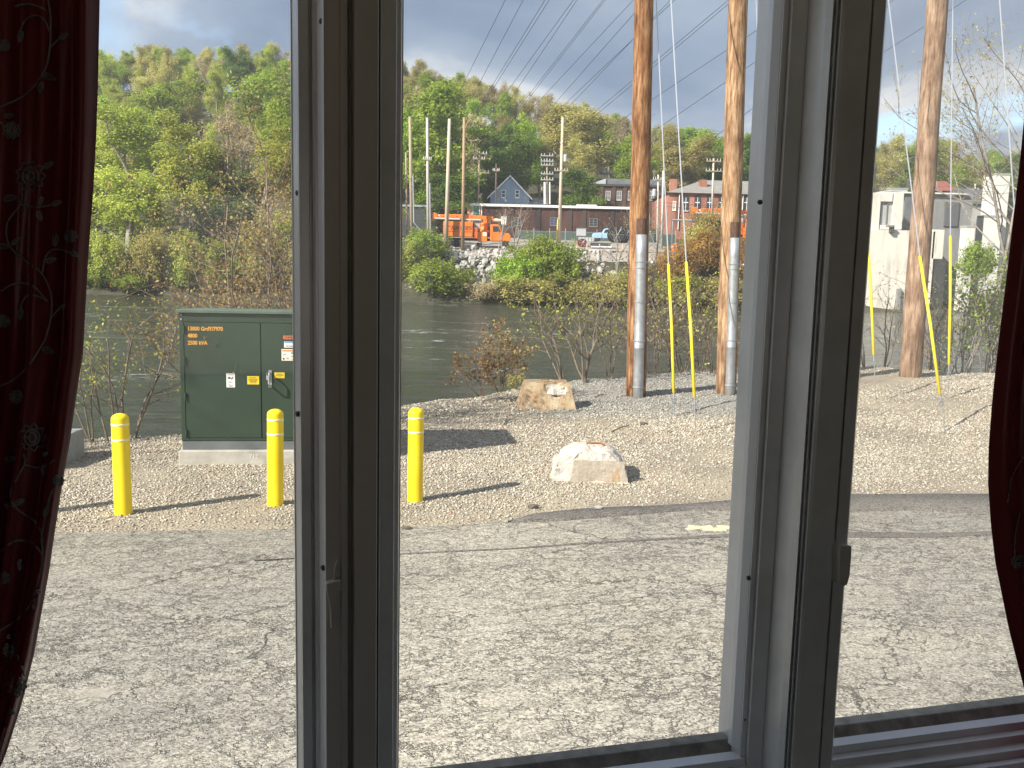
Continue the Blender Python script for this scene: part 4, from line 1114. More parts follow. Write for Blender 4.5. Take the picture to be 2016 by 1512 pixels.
# ---- utility poles on this bank
def pole_material(name, a, b_, c):
    m, nt, p = nodes_of(name); N, L = nt.nodes.new, nt.links.new
    tc = N('ShaderNodeTexCoord'); mp = N('ShaderNodeMapping'); mp.inputs['Scale'].default_value = (9, 9, 1.0); L(tc.outputs['Object'], mp.inputs[0])
    n = N('ShaderNodeTexNoise'); n.inputs['Scale'].default_value = 2.0; n.inputs['Detail'].default_value = 8; n.inputs['Roughness'].default_value = .72; L(mp.outputs[0], n.inputs['Vector'])
    r = N('ShaderNodeValToRGB'); r.color_ramp.elements.new(.5)
    for e_, (q, cc) in zip(r.color_ramp.elements, ((.38, a), (.50, b_), (.62, c))): e_.position = q; e_.color = (*cc, 1)
    L(n.outputs['Fac'], r.inputs[0])
    n2 = N('ShaderNodeTexNoise'); n2.inputs['Scale'].default_value = 1.6; n2.inputs['Detail'].default_value = 4
    m2 = N('ShaderNodeMapping'); m2.inputs['Scale'].default_value = (1, 1, .8); L(tc.outputs['Object'], m2.inputs[0]); L(m2.outputs[0], n2.inputs['Vector'])
    r2 = N('ShaderNodeValToRGB'); r2.color_ramp.elements[0].position = .38; r2.color_ramp.elements[0].color = (.62, .55, .5, 1); r2.color_ramp.elements[1].position = .6; r2.color_ramp.elements[1].color = (1.12, 1.08, 1.02, 1)
    L(n2.outputs['Fac'], r2.inputs[0])
    mu = N('ShaderNodeMix'); mu.data_type = 'RGBA'; mu.blend_type = 'MULTIPLY'; mu.inputs[0].default_value = 1; L(r.outputs[0], mu.inputs[6]); L(r2.outputs[0], mu.inputs[7])
    L(mu.outputs[2], p.inputs['Base Color']); p.inputs['Roughness'].default_value = .85; p.inputs['Specular IOR Level'].default_value = .2
    bp = N('ShaderNodeBump'); bp.inputs['Strength'].default_value = .5; bp.inputs['Distance'].default_value = .02; L(n.outputs['Fac'], bp.inputs['Height']); L(bp.outputs[0], p.inputs['Normal'])
    return m
M_pole1 = pole_material('orange_brown_pole', (.10, .045, .022), (.25, .125, .058), (.40, .26, .15))
M_pole2 = pole_material('tan_pole', (.14, .075, .04), (.32, .20, .115), (.47, .35, .235))
M_pole3 = pole_material('grey_brown_pole', (.16, .10, .068), (.30, .205, .145), (.42, .32, .24))
POLE_TOP = 11.5
def near_pole(px0, py0, px1, w0, w1, matr, label, conduit, top=POLE_TOP):
    """foot at (px0, py0); at photo row 0 its axis passes px1; widths in photo pixels"""
    b = ground_at(px0, py0); b.z -= .25
    q = at(px1, 0, b.y); d = (q - b); axis = d / d.z
    r0 = w0 * b.y / FPX / 2; r1 = w1 * q.y / FPX / 2
    e = empty('utility_pole', b)
    n = 26; pts = []; rad = []
    for i in range(n + 1):
        z = top * i / n
        pts.append(axis * z + Vector((.012 * mnoise.noise(Vector((z * .7, px0, 0))), .012 * mnoise.noise(Vector((z * .7, px0, 5))), 0)))
        rad.append((r0 + (r1 - r0) * z / (d.z)) * (1 + .015 * mnoise.noise(Vector((z * 2, px0, 3)))))
    MB().tube(pts, rad, 20).build('shaft', matr, e, True)
    if conduit:
        cpx, ctop, cw = conduit
        rc = cw * b.y / FPX / 2
        zc = at(cpx, ctop, b.y - r0).z - b.z
        pdx = at(cpx, py0, b.y).x - b.x
        def cpt(z):
            p = axis * z; return p + Vector((pdx * .94, -(math.sqrt(max(.01, (r0 * (1 - .012 * z)) ** 2 - (pdx * .5) ** 2)) + rc * .75), 0))
        pipe = MB().tube([cpt(z) for z in (0, .6, 1.2, 1.21, 1.22, 1.8, 2.4, 3.0, zc)], [rc, rc, rc, rc * 1.05, rc, rc, rc, rc, rc], 16).build('conduit_pipe', M_steel, e, True)
        for z in (.45, 1.35, 2.1, 2.75, zc - .5):
            if z < zc: MB().tube([cpt(z - .014), cpt(z + .014)], rc * 1.12, 14).build('pipe_strap', M_steel, pipe)
        # open top of the riser with cable collar
        MB().tube([cpt(zc + .002), cpt(zc + .12), cpt(zc + .30)], [rc * .95, rc * 1.02, rc * .98], 12).build('cable_collar', mat('rusty_collar', (.055, .03, .02), (.12, .06, .035), .8, 20), pipe)
        bz = cpt(zc - .52)
        MB().tube([bz + Vector((rc, 0, 0)), bz + Vector((rc + .10, .02, 0))], .018, 6).lathe([(.035, -.02), (.04, 0), (.035, .02)], 8, tuple(bz + Vector((rc + .12, .02, 0)))).build('clamp_bolt', M_steel, e)
    # shakes and checks
    for i in range(3):
        z = rnd.uniform(1, 6); a = rnd.uniform(-2.4, -.8)
        pp = []
        for k in range(5):
            zz = z + k * .22; rr = r0 + (r1 - r0) * zz / d.z + .002
            pp.append(axis * zz + Vector((rr * math.cos(a + k * .03), rr * math.sin(a + k * .03), 0)))
        MB().tube(pp, [.001, .006, .008, .006, .001], 4).build('crack', M_black, e)
    tag(e, label, 'utility pole')
    return e, axis, b
P1 = near_pole(1252, 778, 1268, 40, 36, M_pole1, 'orange brown utility pole with silver conduit, left of the yellow guards', (1253, 462, 20))
P2 = near_pole(1429, 774, 1453, 40, 36, M_pole2, 'lighter tan utility pole with silver conduit beside the right window post', (1431, 468, 18))
P3 = near_pole(1792, 742, 1846, 42, 38, M_pole3, 'leaning grey brown utility pole without conduit, right pane', None)

# ---- guy wires with yellow guards
M_guard = scuffed('guard_yellow', (0.76, 0.58, 0.02), (0.84, 0.68, 0.05), (0.50, 0.42, 0.14))
M_rod = mat('dull_rod', (.16, .165, .17), (.24, .245, .25), .6, 12)
def guy(foot, ring, guard_top, upper, label, Yf=None):
    """photo points: anchor rod foot, eye ring, top of the yellow guard, a higher wire point; all on one line in depth to the pole top"""
    f = ground_at(*foot)
    Y = f.y
    def pt(px, py, k): return at(px, py, Y + k)
    zt = at(*upper, Y).z
    # the wire runs back towards the pole: depth grows with height
    slope = .35
    def P(px, py):
        z = at(px, py, Y).z - f.z; q = at(px, py, Y + slope * max(0, z)); return q
    e = empty('guy_wire', f)
    rel = lambda q: q - f
    R0, G0, G1, U = P(*ring), P(ring[0] + (guard_top[0] - ring[0]) * .02, ring[1] - 8), P(*guard_top), P(*upper)
    MB().tube([Vector((0, 0, -.05)), rel(R0)], .009, 8).build('anchor_rod', M_rod, e)
    MB().tube([rel(R0) + Vector((.032 * math.cos(a), 0, .045 * math.sin(a))) for a in np.linspace(0, 2 * math.pi, 13)], .010, 6).build('eye_ring', M_rod, e)
    g0 = R0.lerp(G1, .06)
    MB().tube([rel(R0), rel(g0)], .016, 8).build('clamp', M_rod, e)
    sagm = (g0 + G1) / 2 + Vector((.012, 0, 0))
    MB().tube([rel(g0), rel(sagm), rel(G1)], [.025, .026, .025], 10).build('guard', M_guard, e, True)
    far = G1 + (U - G1) * 2.2
    MB().tube([rel(G1), rel(U), rel(far)], .011, 5).build('strand', M_guy, e)
    tag(e, label, 'guy wire')
guy((1328, 820), (1327, 790), (1316, 520), (1292, 0), 'left of the two yellow guarded guy wires between the brown poles')
guy((1369, 852), (1368, 800), (1351, 516), (1321, 0), 'right of the two yellow guarded guy wires between the brown poles')
guy((1725, 795), (1721, 715), (1707, 450), (1697, 0), 'yellow guarded guy wire beside the right window post')
guy((1861, 850), (1853, 795), (1811, 505), (1749, 0), 'yellow guarded guy wire crossing the leaning pole')
guy((1866, 785), (1868, 735), (1871, 465), (1876, 0), 'upright yellow guarded guy wire right of the leaning pole')
guy((2040, 840), (2036, 780), (2005, 520), (1968, 0), 'guy wire seen against the sky beside the right curtain')
# bare guy of the second pole seen against the sky by the window post
e = MB(); a = at(1497, 200, 19); b_ = at(1484, -100, 19.5); c = ground_at(1520, 800)
o = e.tube([c, a, b_], .009, 5).build('guy_strand', M_guy); tag(o, 'thin bare guy wire close to the right window post', 'guy wire')

# ---- sticks on the gravel
for i, (pa, pb_, lab) in enumerate([((1204, 852), (1238, 840), 'short dark stick on the gravel between the two concrete blocks'), ((992, 838), (1000, 822), 'forked twig standing on the gravel left of the blocks'),
                                ((1170, 784), (1192, 778), 'thin stick at the foot of the grey stone heap'), ((1720, 980), (1765, 976), 'pale wood splinter lying on the dark asphalt patch')]):
    A, B = ground_at(*pa), ground_at(*pb_)
    if i == 3: A.z = B.z = .043
    mb = MB(); up = Vector((0, 0, .02)); m_ = (A + B) / 2 + Vector((.01, .02, .015))
    mb.tube([A + up, m_ + up, B + up * (1 if i != 1 else 6)], [.012, .011, .006], 6)
    tag(mb.build('stick', mat('pale_wood', (.5, .36, .2), (.6, .45, .27), .8, 10) if i == 3 else M_twig), lab, 'stick')
# dark clods
for i, (pa, s_, lab) in enumerate([((1048, 1001), .05, 'dark clod on the gravel near the asphalt patch'), ((1266, 836), .05, 'dark clod on the gravel right of the short stick'), ((800, 1044), .045, 'small dark stone at the asphalt edge by the left window post'), ((1176, 1009), .035, 'pale stone on the asphalt patch edge')]):
    A = ground_at(*pa); o = link('stone', RK[i].copy()); o.data.materials.clear(); o.data.materials.append(mat('brown_clod', (.08, .065, .05), (.14, .12, .095), .95, 20) if i < 3 else M_rock)
    if i == 3: A.z = .04
    o.location = A + Vector((0, 0, s_ * .4)); o.scale = (s_ * 1.5, s_, s_ * .7); tag(o, lab, 'stone')

# ================================================================= FAR BANK OBJECTS
def far_pole(px0, py0, px1, py1, Y, label, w=.30, matr=None, arms=(), name='utility_pole', extras=None):
    f, t = at(px0, py0, Y), at(px1, py1, Y)
    f.z = min(f.z, z_far(f.x, Y) + .0) if abs(f.z - z_far(f.x, Y)) < 3 else f.z
    e = empty(name, f)
    MB().tube([Vector((0, 0, -.3)), t - f], [w * .58, w * .40], 10).build('shaft', matr or M_polewood, e, True)
    ax = (t - f)
    for (fy, half, mt_) in arms:
        c = ax * fy
        am = MB().box(c.x - half, c.x + half, c.y - .22, c.y - .10, c.z - .07, c.z + .07).build('crossarm', mt_ or M_polewood, e)
        for k in (-.9, -.5, .5, .9):
            MB().lathe([(.05, 0), (.07, .08), (.04, .2), (.06, .3)], 8, (c.x + half * k, c.y - .16, c.z + .07)).build('insulator', mat('grey_porcelain', (.45, .46, .47), None, .3), am)
    if extras: extras(e, ax)
    tag(e, label, 'utility pole')
    return e
def riser(side, h0, h1, bend=0):
    def fn(e, ax):
        pts = [ax * h0 + Vector((side * .25 + bend, -.1, 0))] + ([ax * (h0 + .1) + Vector((side * .25 + bend, -.1, 0)), ax * (h0 + .19) + Vector((side * .25, -.1, 0))] if bend else []) + [ax * h1 + Vector((side * .25, -.1, 0))]
        MB().tube(pts, .09, 8).build('riser_pipe', M_steel, e)
    return fn
def transformer_can(fr, side):
    def fn(e, ax):
        c = ax * fr + Vector((side * .5, -.1, 0))
        MB().lathe([(.22, -.45), (.25, -.4), (.25, .4), (.2, .46)], 12, tuple(c)).build('transformer_can', mat('can_grey', (.42, .44, .46), None, .5), e)
    return fn
greyp = mat('silver_pole', (.42, .40, .36), (.52, .49, .44), .8, 4)
far_pole(812, 452, 807, 230, 112, 'leftmost of the four tall far poles, with a bent grey riser pipe', .42, None, extras=riser(1, .0, .55, 1.1))
far_pole(844, 458, 841, 232, 113, 'grey second of the four tall far poles, with a small crossarm', .38, greyp, arms=((.68, .5, None),), extras=riser(1, .0, .5))
far_pole(878, 478, 885, 234, 111.5, 'third and palest of the four tall far poles', .46, mat('pale_pole', (.48, .39, .28), (.58, .49, .37), .85, 6, stretch=(1, 1, .1)))
far_pole(911, 488, 914, 231, 110.8, 'rightmost and brownest of the four tall far poles', .40, mat('brown_pole', (.28, .17, .09), (.42, .29, .18), .85, 6, stretch=(1, 1, .1)))
far_pole(802, 450, 799, 300, 113, 'thin pole just right of the left window post', .22, None)
def guard_yellow(e, ax): MB().tube([ax * .0 + Vector((-.35, -.2, 0)), ax * .2 + Vector((-.25, -.2, 0))], .09, 8).build('yellow_guard', M_guard, e)
def p1107(e, ax): guard_yellow(e, ax); transformer_can(.68, 1)(e, ax)
far_pole(1101, 474, 1108, 231, 122, 'lone tall far pole with a yellow guard in front of the warehouse', .42, mat('pale_pole', (.5, .4, .3), None, .8), arms=((.58, .9, None),), extras=p1107)
far_pole(941, 398, 944, 298, 142, 'crossarm pole left of the blue house', .28, M_polewood, arms=((.95, 1.2, None), (.85, .9, None), (.58, 1.6, None)), extras=transformer_can(.55, -1))
far_pole(976, 400, 977, 322, 141, 'short dark pole in front of the blue house gable', .26, mat('dark_pole', (.12, .08, .06), None, .8), arms=((.82, .5, None),))
far_pole(1303, 482, 1306, 336, 118, 'pale pole between the first brown pole and the red brick building', .30, greyp)
far_pole(1294, 480, 1296, 344, 121, 'grey pole with a transformer beside the first brown pole', .26, greyp, arms=((.93, .7, None),), extras=transformer_can(.75, -1))
far_pole(1402, 425, 1405, 312, 128, 'pale crossarm pole in front of the red brick building', .30, mat('pale_pole2', (.52, .45, .36), None, .8), arms=((.95, 1.0, None), (.78, 1.1, None)))
far_pole(1916, 455, 1920, 362, 135, 'small pale pole beyond the ruined concrete wall, right pane', .28, greyp, arms=((.9, .5, None),))
# double pole with switch gear
def gear(e, ax):
    for fr in (.99, .88, .80, .62, .50): 
        c = ax * fr
        MB().box(c.x - .95, c.x + .95, c.y - .3, c.y - .2, c.z - .07, c.z + .06).build('crossarm', mat('silver_arm', (.33, .35, .35), None, .5), e)
        for k in (-.85, -.4, .4, .85): MB().lathe([(.05, 0), (.07, .08), (.04, .3)], 8, (c.x + k, c.y - .25, c.z + .06)).build('insulator', mat('grey_porcelain', (.45, .46, .47), None, .3), e)
    for k in (-.35, .4): MB().tube([ax * 0 + Vector((k, -.35, 0)), ax * .45 + Vector((k, -.35, 0))], .16 if k < 0 else .10, 10).build('white_riser', M_white, e)
far_pole(1077, 402, 1077, 306, 140, 'pole crowded with grey crossarms and two white risers', .26, M_polewood, extras=gear)

# ---- power lines
M_line = mat('overhead_line', (0.06, 0.06, 0.065), None, .6)
def power_line(A, B, YA, YB, label, sag=.0, r=.022, ext=(0, 0), seg=14, group='overhead power lines crossing the river'):
    """A upper photo point, B lower photo point; ext lengthens the line beyond A / B"""
    pa = (A[0] + (A[0] - B[0]) * ext[0], A[1] + (A[1] - B[1]) * ext[0]); pb = (B[0] + (B[0] - A[0]) * ext[1], B[1] + (B[1] - A[1]) * ext[1])
    a, b = at(*pa, YA), at(*pb, YB)
    pts = [a.lerp(b, t) - Vector((0, 0, 4 * sag * t * (1 - t))) for t in np.linspace(0, 1, seg)]
    rad = [r * (0.35 + .65 * min(1, p.y / 110)) for p in pts]
    tag(MB().tube(pts, rad, 4).build('power_line', M_line), label, 'power line', group)
UP = [((995, 0), (920, 150)), ((1030, 0), (946, 160)), ((1073, 0), (967, 172)), ((1080, 2), (970, 176)), ((1129, 0), (995, 185)), ((1136, 0), (1010, 188)), ((1187, 0), (1042, 186)), ((1190, 2), (1044, 190)),
      ((1247, 0), (1065, 195)), ((1249, 26), (1100, 195)), ((1250, 74), (1117, 200)), ((1320, 0), (1125, 205)), ((1432, 2), (1182, 211)), ((1436, 6), (1186, 216)), ((1518, 41), (1220, 238)), ((1519, 100), (1240, 290)), ((1526, 180), (1340, 320))]
for i, (A, B) in enumerate(UP):
    far = i > 8
    ORD = ['first', 'second', 'third', 'fourth', 'fifth', 'sixth', 'seventh', 'eighth', 'ninth']
    lab = '%s steep power line from the left window post, rising from the wooded ridge' % ORD[i] if i < 9 else '%s flatter power line from the top, running behind the brown poles' % ORD[i - 9]
    power_line(A, B, 26, 116, lab, 0, ext=(2.2 if i < 9 else 1.2, .45 if i < 9 else .35))
power_line((1902, 0), (1719, 116), 30, 100, 'long power line slanting across the sky of the right pane', ext=(1, .6))
power_line((1759, 0), (1722, 24), 30, 90, 'short piece of power line in the top left corner of the right pane', ext=(3, 2))
LOW = [((1110, 240), (1290, 225), .9, 1), ((1110, 275), (1290, 262), .9, 1), ((1110, 292), (1290, 300), .7, 1), ((1110, 332), (1290, 338), .6, 1), ((914, 240), (1010, 226), .8, 2), ((914, 275), (1030, 258), .9, 2), ((914, 300), (1050, 275), .9, 2),
       ((944, 335), (1105, 318), .8, 3), ((944, 345), (1077, 335), .5, 3), ((914, 330), (976, 338), .3, 3), ((1077, 312), (1108, 300), .1, 3), ((1108, 330), (1405, 330), .8, 1), ((842, 300), (914, 262), .4, 4), ((842, 330), (914, 300), .4, 4), ((808, 300), (842, 330), .3, 4), ((1300, 405), (1500, 412), .3, 5), ((1300, 398), (1500, 402), .3, 5), ((1710, 372), (2010, 378), .5, 6), ((1710, 356), (2010, 362), .5, 6)]
LL = {1: 'sagging line strung right from the lone tall far pole', 2: 'sagging line strung right from the brownest far pole', 3: 'short line between the small crossarm poles', 4: 'line strung between the four tall far poles', 5: 'line passing before the red brick building', 6: 'line above the ruined concrete wall, right pane'}
CNT = {}
for A, B, sg, k in LOW:
    CNT[k] = CNT.get(k, 0) + 1
    power_line(A, B, 121 if k != 6 else 118, 124 if k != 6 else 118, LL[k] + ', %s from the top' % ORD[CNT[k] - 1], sg, .022, group='sagging lines along the far bank')

# ---- buildings
def brick_mat(name, c1, c2, mortar, scale=1.0):
    if name in MATS: return MATS[name]
    m, nt, p = nodes_of(name); N, L = nt.nodes.new, nt.links.new
    tc = N('ShaderNodeTexCoord'); mp = N('ShaderNodeMapping'); mp.inputs['Rotation'].default_value = (R_(90), 0, 0); L(tc.outputs['Object'], mp.inputs[0])
    b = N('ShaderNodeTexBrick'); b.inputs['Scale'].default_value = scale; b.inputs['Color1'].default_value = (*c1, 1); b.inputs['Color2'].default_value = (*c2, 1); b.inputs['Mortar'].default_value = (*mortar, 1)
    b.inputs['Brick Width'].default_value = .22; b.inputs['Row Height'].default_value = .075; b.inputs['Mortar Size'].default_value = .01
    L(mp.outputs[0], b.inputs['Vector'])
    n = N('ShaderNodeTexNoise'); n.inputs['Scale'].default_value = .6; n.inputs['Detail'].default_value = 6
    ms = N('ShaderNodeMapping'); ms.inputs['Scale'].default_value = (1, 1, .25); L(tc.outputs['Object'], ms.inputs[0]); L(ms.outputs[0], n.inputs['Vector'])
    r = N('ShaderNodeValToRGB'); r.color_ramp.elements[0].position = .35; r.color_ramp.elements[0].color = (.45, .42, .42, 1); r.color_ramp.elements[1].position = .6; r.color_ramp.elements[1].color = (1.1, 1.08, 1.05, 1)
    L(n.outputs['Fac'], r.inputs[0])
    mu = N('ShaderNodeMix'); mu.data_type = 'RGBA'; mu.blend_type = 'MULTIPLY'; mu.inputs[0].default_value = 1; L(b.outputs['Color'], mu.inputs[6]); L(r.outputs[0], mu.inputs[7])
    L(mu.outputs[2], p.inputs['Base Color']); p.inputs['Roughness'].default_value = .9
    MATS[name] = m; return m
M_brickdark = brick_mat('dark_brick', (.070, .027, .021), (.095, .037, .029), (.085, .055, .045))
M_brickred = brick_mat('red_brick', (.34, .115, .070), (.42, .150, .092), (.36, .24, .19))
M_brickbrown = brick_mat('brown_brick', (.085, .040, .034), (.115, .055, .045), (.10, .08, .07))
def rect(px0, py0, px1, py1, Y):
    """world x-range and z-range of a photo rectangle on the plane y = Y"""
    pm = (px0 + px1) / 2; ym = (py0 + py1) / 2
    return at(px0, ym, Y).x, at(px1, ym, Y).x, at(pm, py1, Y).z, at(pm, py0, Y).z
def window_part(par, origin, x0, x1, z0, z1, y, frame, pane, mull=1, name='window', bars=1):
    """a sash window standing 6 cm into the wall front; children: frame bars, pane"""
    ox, oy, oz = origin
    w = MB().box(x0 - ox, x1 - ox, y - .05 - oy, y + .05 - oy, z0 - .10 - oz, z0 - oz).build(name, frame, par)   # sill
    t = .09
    f = MB().box(x0 - ox, x0 + t - ox, y - .04 - oy, y + .02 - oy, z0 - oz, z1 - oz).box(x1 - t - ox, x1 - ox, y - .04 - oy, y + .02 - oy, z0 - oz, z1 - oz)
    f.box(x0 + t - ox, x1 - t - ox, y - .04 - oy, y + .02 - oy, z1 - t - oz, z1 - oz).box(x0 + t - ox, x1 - t - ox, y - .04 - oy, y + .02 - oy, z0 - oz, z0 + t - oz)
    for k in range(1, mull + 1):
        xm = x0 + (x1 - x0) * k / (mull + 1); f.box(xm - .04 - ox, xm + .04 - ox, y - .035 - oy, y + .01 - oy, z0 + t - oz, z1 - t - oz)
    for k in range(1, bars + 1):
        zm = z0 + (z1 - z0) * k / (bars + 1); f.box(x0 + t - ox, x1 - t - ox, y - .030 - oy, y + .005 - oy, zm - .035 - oz, zm + .035 - oz)
    f.build('frame', frame, w)
    MB().box(x0 + .02 - ox, x1 - .02 - ox, y + .012 - oy, y + .03 - oy, z0 + .02 - oz, z1 - .02 - oz).build('pane', pane, w)
    return w

# warehouse
def warehouse():
    Y = 136.0
    x0, x1, z0, z1 = rect(919, 402, 1238, 478, Y)
    zt = at(1078, 404, Y).z; zb = z_far((x0 + x1) / 2, Y) - .4
    e = empty('brick_warehouse', ((x0 + x1) / 2, Y, zb)); O = (e.location.x, Y, zb)
    hw = (x1 - x0) / 2; H = zt - zb
    MB().box(-hw + 2.1, hw, 0, 14, 0, H - .35).build('wall', M_brickdark, e)
    MB().box(-hw, -hw + 2.1, .05, 14, 0, H - .36).build('end_wall', mat('pink_plaster', (.52, .26, .19), (.6, .32, .24), .8, 2), e)
    # green panel with white edge strips at the corner
    MB().box(-hw + .95, -hw + 1.75, -.02, .049, H * .32, H - .4).build('green_panel', mat('green_panel', (.11, .22, .17), None, .6), e)
    for k in (-hw + .82, -hw + 1.78, -hw + 2.1): MB().box(k, k + .1, -.03, .048, H * .3, H - .38).build('white_strip', M_white, e)
    MB().box(-hw - .15, hw + .15, -.35, 14.3, H - .35, H).build('roof', mat('roof_edge_white', (.72, .71, .68), None, .6), e)
    MB().box(-hw + 1, -hw + 1.6, 3, 3.6, H, H + .35).build('roof_vent', M_steel, e)
    MB().box(4.2, 7.2, 1, 2, H + .1, H + .3).build('roof_hatch', mat('pale_hatch', (.5, .48, .44), None, .7), e)
    for px in (1122, 1150, 1205, 1060, 1008):
        xx = at(px, 440, Y).x - O[0]; MB().box(xx - .28, xx + .28, -.10, -.002, 0, H - .4).build('pilaster', brick_mat('sooty_brick', (.05, .032, .03), (.07, .045, .04), (.06, .05, .05)), e)
    for (a, c, m_) in (((1083, 428), (1099, 444), mat('blue_glazing', (.03, .04, .13), (.06, .08, .2), .3, 2)), ((1160, 430), (1177, 446), M_glassdark), ((1012, 428), (1026, 444), M_glassdark), ((952, 428), (966, 444), M_glassdark)):
        X0, X1, Z0, Z1 = rect(a[0], a[1], c[0], c[1], Y)
        window_part(e, O, X0, X1, Z0, Z1, Y - .03, mat('grey_window_frame', (.16, .16, .15), None, .6), m_, 1, bars=2)
    MB().box(hw + .002, hw + 1.3, .6, 1.2, 0, H - .5).build('annex_wall', mat('pale_annex', (.28, .34, .30), (.36, .42, .38), .7, 2), e)
    MB().lathe([(.12, 0), (.2, .1), (.2, .4), (.1, .45)], 10, (hw + .35, -.25, H - 1.0)).build('wall_lamp', M_white, e)
    tag(e, 'long low dark brick warehouse with a white roof edge', 'warehouse')
warehouse()

def blue_house():
    Y = 150.0
    x0, x1, _, _ = rect(963, 380, 1044, 400, Y); zp = at(1004, 347, Y).z; ze = at(1004, 386, Y).z
    xm = (x0 + x1) / 2; zb = z_far(xm, Y) - .5
    e = empty('gabled_house', (xm, Y, zb)); O = (xm, Y, zb); hw = (x1 - x0) / 2 - .2
    M_blue = mat('blue_clapboard', (.20, .27, .36), (.25, .32, .42), .7, 1.0)
    H, Pk = ze - zb, zp - zb
    w = MB().prism([(-hw, 0), (hw, 0), (hw, H), (0, Pk - .25), (-hw, H)], lambda q: (q[0], 0, q[1]), lambda q: (q[0], 9, q[1])); fix_normals(w.build('wall', M_blue, e))
    k = 0
    z = .3
    while z < Pk - .5:   # clapboards on the front
        ww = hw if z < H else hw * (1 - (z - H) / (Pk - H))
        if ww > .3: MB().box(-ww, ww, -.025, -.002, z, z + .05).build('clapboard', M_blue, e)
        z += .32
    sl = (Pk - H) / hw
    for s in (-1, 1):
        rf = MB().prism([(0, Pk), (s * (hw + .5), H - .5 * sl), (s * (hw + .5), H - .5 * sl + .22), (0, Pk + .22)], lambda q: (q[0], -.35, q[1]), lambda q: (q[0], 9.3, q[1]))
        fix_normals(rf.build('roof', mat('grey_shingle', (.14, .14, .15), (.2, .2, .21), .9, 2), e))
        fx = MB().prism([(0, Pk - .10), (s * (hw + .5), H - .5 * sl - .10), (s * (hw + .5), H - .5 * sl + .16), (0, Pk + .16)], lambda q: (q[0], -.42, q[1]), lambda q: (q[0], -.352, q[1]))
        fix_normals(fx.build('barge_board', M_white, e))
    for px in (991, 1018):
        X0, X1, Z0, Z1 = rect(px - 4, 374, px + 4.5, 389, Y); window_part(e, O, X0, X1, Z0, Z1, Y - .06, M_white, M_glassdark, 0, bars=1)
    MB().box(hw + .01, hw + 2.6, 2, 7, 0, H - .6).build('side_wing', M_blue, e)
    MB().prism([(hw, H - .6), (hw + 3.0, H - .9), (hw + 3.0, H - .7), (hw, H - .1)], lambda q: (q[0] + .52, 1.8, q[1]), lambda q: (q[0] + .52, 7.2, q[1])).build('wing_roof', mat('grey_shingle', (.14, .14, .15), None, .9), e)
    tag(e, 'pale blue gabled house with two white framed windows', 'house')
blue_house()

def mill_building():
    Y = 158.0
    x0, x1, _, _ = rect(1172, 380, 1300, 410, Y); zt = at(1220, 367, Y).z; xm = (x0 + x1) / 2; zb = z_far(xm, Y) - .5
    e = empty('brick_mill', (xm, Y, zb)); O = (xm, Y, zb); hw = (x1 - x0) / 2; H = zt - zb
    MB().box(-hw, hw, 0, 12, 0, H).build('wall', M_brickbrown, e)
    MB().box(-hw - .2, hw + .2, -.3, 12.3, H, H + .35).build('cornice', mat('dark_cornice', (.06, .055, .045), None, .8), e)
    X0, X1, Z0, Z1 = rect(1193, 356, 1222, 366, Y)
    MB().box(X0 - xm, hw, .5, 9, H + .352, H + 1.3).build('roof_storey', mat('slate_grey', (.12, .13, .14), (.18, .19, .2), .8, 1), e)
    MB().prism([(X0 - xm - 2.6, H + .352), (X0 - xm - .001, H + .352), (X0 - xm - .001, H + 1.28)], lambda q: (q[0], .3, q[1]), lambda q: (q[0], 8, q[1])).build('skylight', mat('pale_skylight', (.42, .45, .46), None, .4), e)
    for px in (1197, 1219, 1241, 1263, 1283):
        X0, X1, Z0, Z1 = rect(px - 5, 376, px + 5, 394, Y); window_part(e, O, X0, X1, Z0, Z1, Y - .06, mat('cream_frame', (.5, .48, .44), None, .6), mat('curtained_pane', (.16, .15, .16), None, .3), 1, bars=1)
    for px in (1184, 1208, 1230): 
        xx = at(px, 390, Y).x - xm; MB().box(xx - .3, xx + .3, -.15, -.002, 0, H - .01).build('pilaster', M_brickbrown, e)
    tag(e, 'dark brown brick mill building with cream windows, left of the brown pole', 'building')
mill_building()

